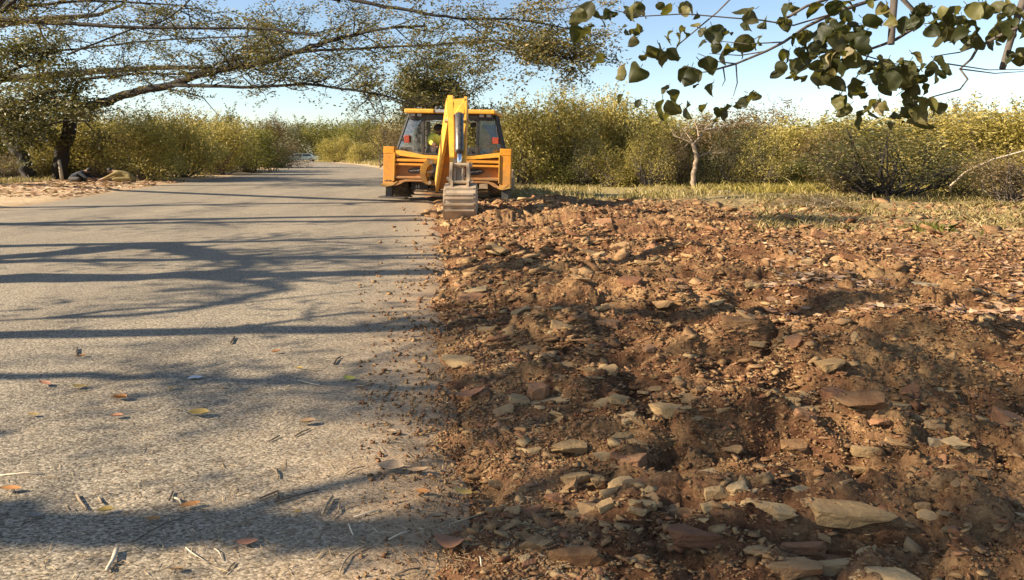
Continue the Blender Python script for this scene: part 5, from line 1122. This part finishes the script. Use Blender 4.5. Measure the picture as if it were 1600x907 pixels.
LEAVES = [(128,559,15,'orange','small orange leaf touching the foot of a short upright twig'),(70,604,25,'pink','orange-pink narrow leaf near the left edge, left of a yellow one'),(124,608,24,'yellow','thin yellow leaf right of the orange-pink narrow leaf'),
 (269,609,20,'yellow','yellow leaf with a dark top edge below the white scrap'),(186,627,28,'orange','bright orange two-toned leaf left of the soft shade patch'),(182,655,22,'pink','red-pink crumpled leaf below the bright orange one'),(51,652,18,'yellow','pale yellow leaf left of the red-pink one'),
 (311,652,36,'yellow','long thin yellow leaf at the lower rim of the shade patch'),(346,608,14,'tan','tiny tan leaf right of the white scrap'),(431,553,15,'orange','small orange leaf alone below the straight shadow line'),(468,579,13,'yellow','left one of two small pale yellow leaves side by side'),
 (489,580,13,'yellow','right one of two small pale yellow leaves side by side'),(546,595,23,'green','yellow-green leaf on the asphalt right of the paired leaves'),(562,609,16,'pale','small pale leaf below the yellow-green one'),(480,665,28,'tan','curled tan leaf in the middle of the near road'),(610,679,20,'pale','pale leaf near the dusty road edge'),
 (16,771,34,'orange','large orange leaf cut by the left edge'),(164,804,26,'yellow','orange-yellow leaf on the upper rim of the broad shadow'),(239,816,24,'orange','brown-orange leaf inside the broad shadow'),(297,795,32,'orange','bright orange leaf below a bent twig'),(385,854,36,'pink','pinkish leaf just below the broad shadow'),
 (275,896,24,'tan','tan-orange leaf at the bottom edge'),(55,811,27,'grey','grey leaf in the broad shadow at the left'),(611,738,46,'pale','large cream leaf on the dusty road edge'),(652,741,36,'tan','tan leaf lying right of the large cream leaf'),(724,774,32,'yellow','golden leaf on the crumbled earth'),(660,774,26,'orange','orange-brown leaf left of the golden leaf'),
 (465,804,14,'yellow','tiny yellow leaf among straw by the thick twig'),(682,814,28,'tan','dull yellow leaf just above the broad shadow by the earth'),(702,854,54,'brown','big curled red-brown leaf casting a shadow beside the road'),(732,625,54,'brown','crumpled reddish leaf left of the stone pair')]
for i, (px, py, w, c, lb) in enumerate(LEAVES):
    mb = road_leaf(i); o = mb.build('fallen_leaf', LC[c], None, True); Y = gY(py); X = (px - 800) / F * Y; s = w * Y / F * .98
    o.location = (X, Y, max(hz(X, Y), .006) + .012 * s / .1); o.scale = (s, s * random.uniform(.55, .85), s * (2.0 if c == 'brown' else 1.0)); o.rotation_euler = (random.uniform(-.25, .1), random.uniform(-.1, .1), random.uniform(-.35, .35) + random.choice([0, math.pi])); tag(o, lb, 'leaf', 'fallen leaves on the road')
mb = MB(); mb.add([(-.5,-.3,0),(-.1,-.35,.06),(.3,-.2,.01),(.5,.1,.05),(.1,.3,.02),(-.35,.2,.07),(0,0,.09)], [(0,1,6),(1,2,6),(2,3,6),(3,4,6),(4,5,6),(5,0,6)]); o = mb.build('paper_scrap', LC['white']); Y = gY(592); o.location = ((306-800)/F*Y, Y, .01); o.scale = (.1,.1,.1); tag(o, 'small white paper scrap on the asphalt in the thin shadow', 'paper scrap')
TW = [([(120,777),(124,786),(136,799)],5,'stick','curved twig at the upper left of the broad shadow'),([(154,780),(159,790)],4,'stick','short twig right of the curved twig in the broad shadow'),([(270,771),(264,786)],4,'stick_dark','dark short twig above the bright orange leaf'),([(273,781),(280,785),(284,793)],4,'stick_pale','pale bent twig touching the bright orange leaf'),
 ([(207,850),(235,834),(260,820),(295,809)],2.5,'stick_dark','long straight dark twig crossing the broad shadow'),([(182,863),(177,880),(170,890),(167,897)],9,'stick_pale','thick pale broken stick near the bottom left'),([(342,846),(346,838),(350,828),(372,822),(400,810)],3,'stick','long bent twig at the lower rim of the broad shadow'),
 ([(290,858),(300,868),(325,882)],2.5,'stick_pale','thin pale twig below the long bent twig'),([(335,860),(342,866),(348,878)],2.5,'stick_pale','short pale twig left of the pinkish leaf'),([(367,882),(360,890),(352,900)],3,'stick_dark','dark twig at the bottom edge right of the tan-orange leaf'),
 ([(405,782),(434,771),(436,783)],4,'stick_dark','hooked twig shaped like an open angle'),([(429,787),(460,779),(497,769)],4,'stick_dark','straight dark twig right of the hooked twig'),([(519,780),(511,793),(504,807)],7,'stick','thick short brown stick on the straw'),([(530,791),(529,802),(520,811)],4,'stick','thin hooked twig right of the thick brown stick'),
 ([(552,811),(575,805),(596,799)],3,'stick_pale','slim pale twig lying level above the broad shadow'),([(580,854),(560,862),(547,870),(537,884),(530,899)],4,'stick','long crooked twig below the broad shadow'),([(545,822),(548,832),(552,839)],4,'stick_pale','short pale twig inside the broad shadow, middle of the road'),([(607,846),(625,838),(640,832)],3,'stick_pale','pale twig slanting out of the broad shadow'),
 ([(617,901),(640,894),(657,891)],4,'stick_dark','dark twig with a knob end at the bottom edge'),([(425,734),(432,740),(435,750)],4,'stick','small bowed twig on the sunny near asphalt'),([(705,822),(730,815),(755,806)],4,'stick','brown twig on the crumbs above the curled leaf'),([(750,873),(751,882),(752,892)],4,'stick_pale','short upright looking twig below the curled leaf'),
 ([(540,742),(552,736),(570,731)],3,'stick','thin twig left of the large cream leaf'),([(366,529),(360,539)],4,'stick_dark','tiny dark twig just under the straight shadow line'),([(522,571),(526,564),(532,560)],4,'stick_dark','small hooked dark twig right of the paired leaves'),([(460,684),(472,678),(485,672)],3,'stick_dark','thin dark twig under the curled tan leaf'),
 ([(420,692),(437,684)],3,'stick_dark','short dark twig lower left of the curled tan leaf'),([(465,596),(500,605)],2,'stick_pale','fine pale straw below the paired leaves'),([(567,671),(600,665)],2.2,'stick','fine brown straw left of the pale leaf at the dusty edge'),([(120,546),(119,553),(121,558)],4,'stick_dark','short upright looking dark twig above the small orange leaf'),
 ([(0,745),(40,742),(70,744)],2.5,'stick_pale','long pale straw at the left edge above the large orange leaf')]
for pts, w, c, lb in TW:
    mb = MB(); q = []
    for i, (px, py) in enumerate(pts):
        g = G(px, py); r = w * g.y / F * .40; q.append(Vector((g.x, g.y, max(.004, hz(g.x, g.y)) + r * .9 + .004 * (i % 2))))
    mb.tube(q, [w * q[0].y / F * .40 * (1 - .4 * i / len(q)) for i in range(len(q))], 6); tag(mb.build('twig', M[c], None, True), lb, 'twig', 'twigs on the road')
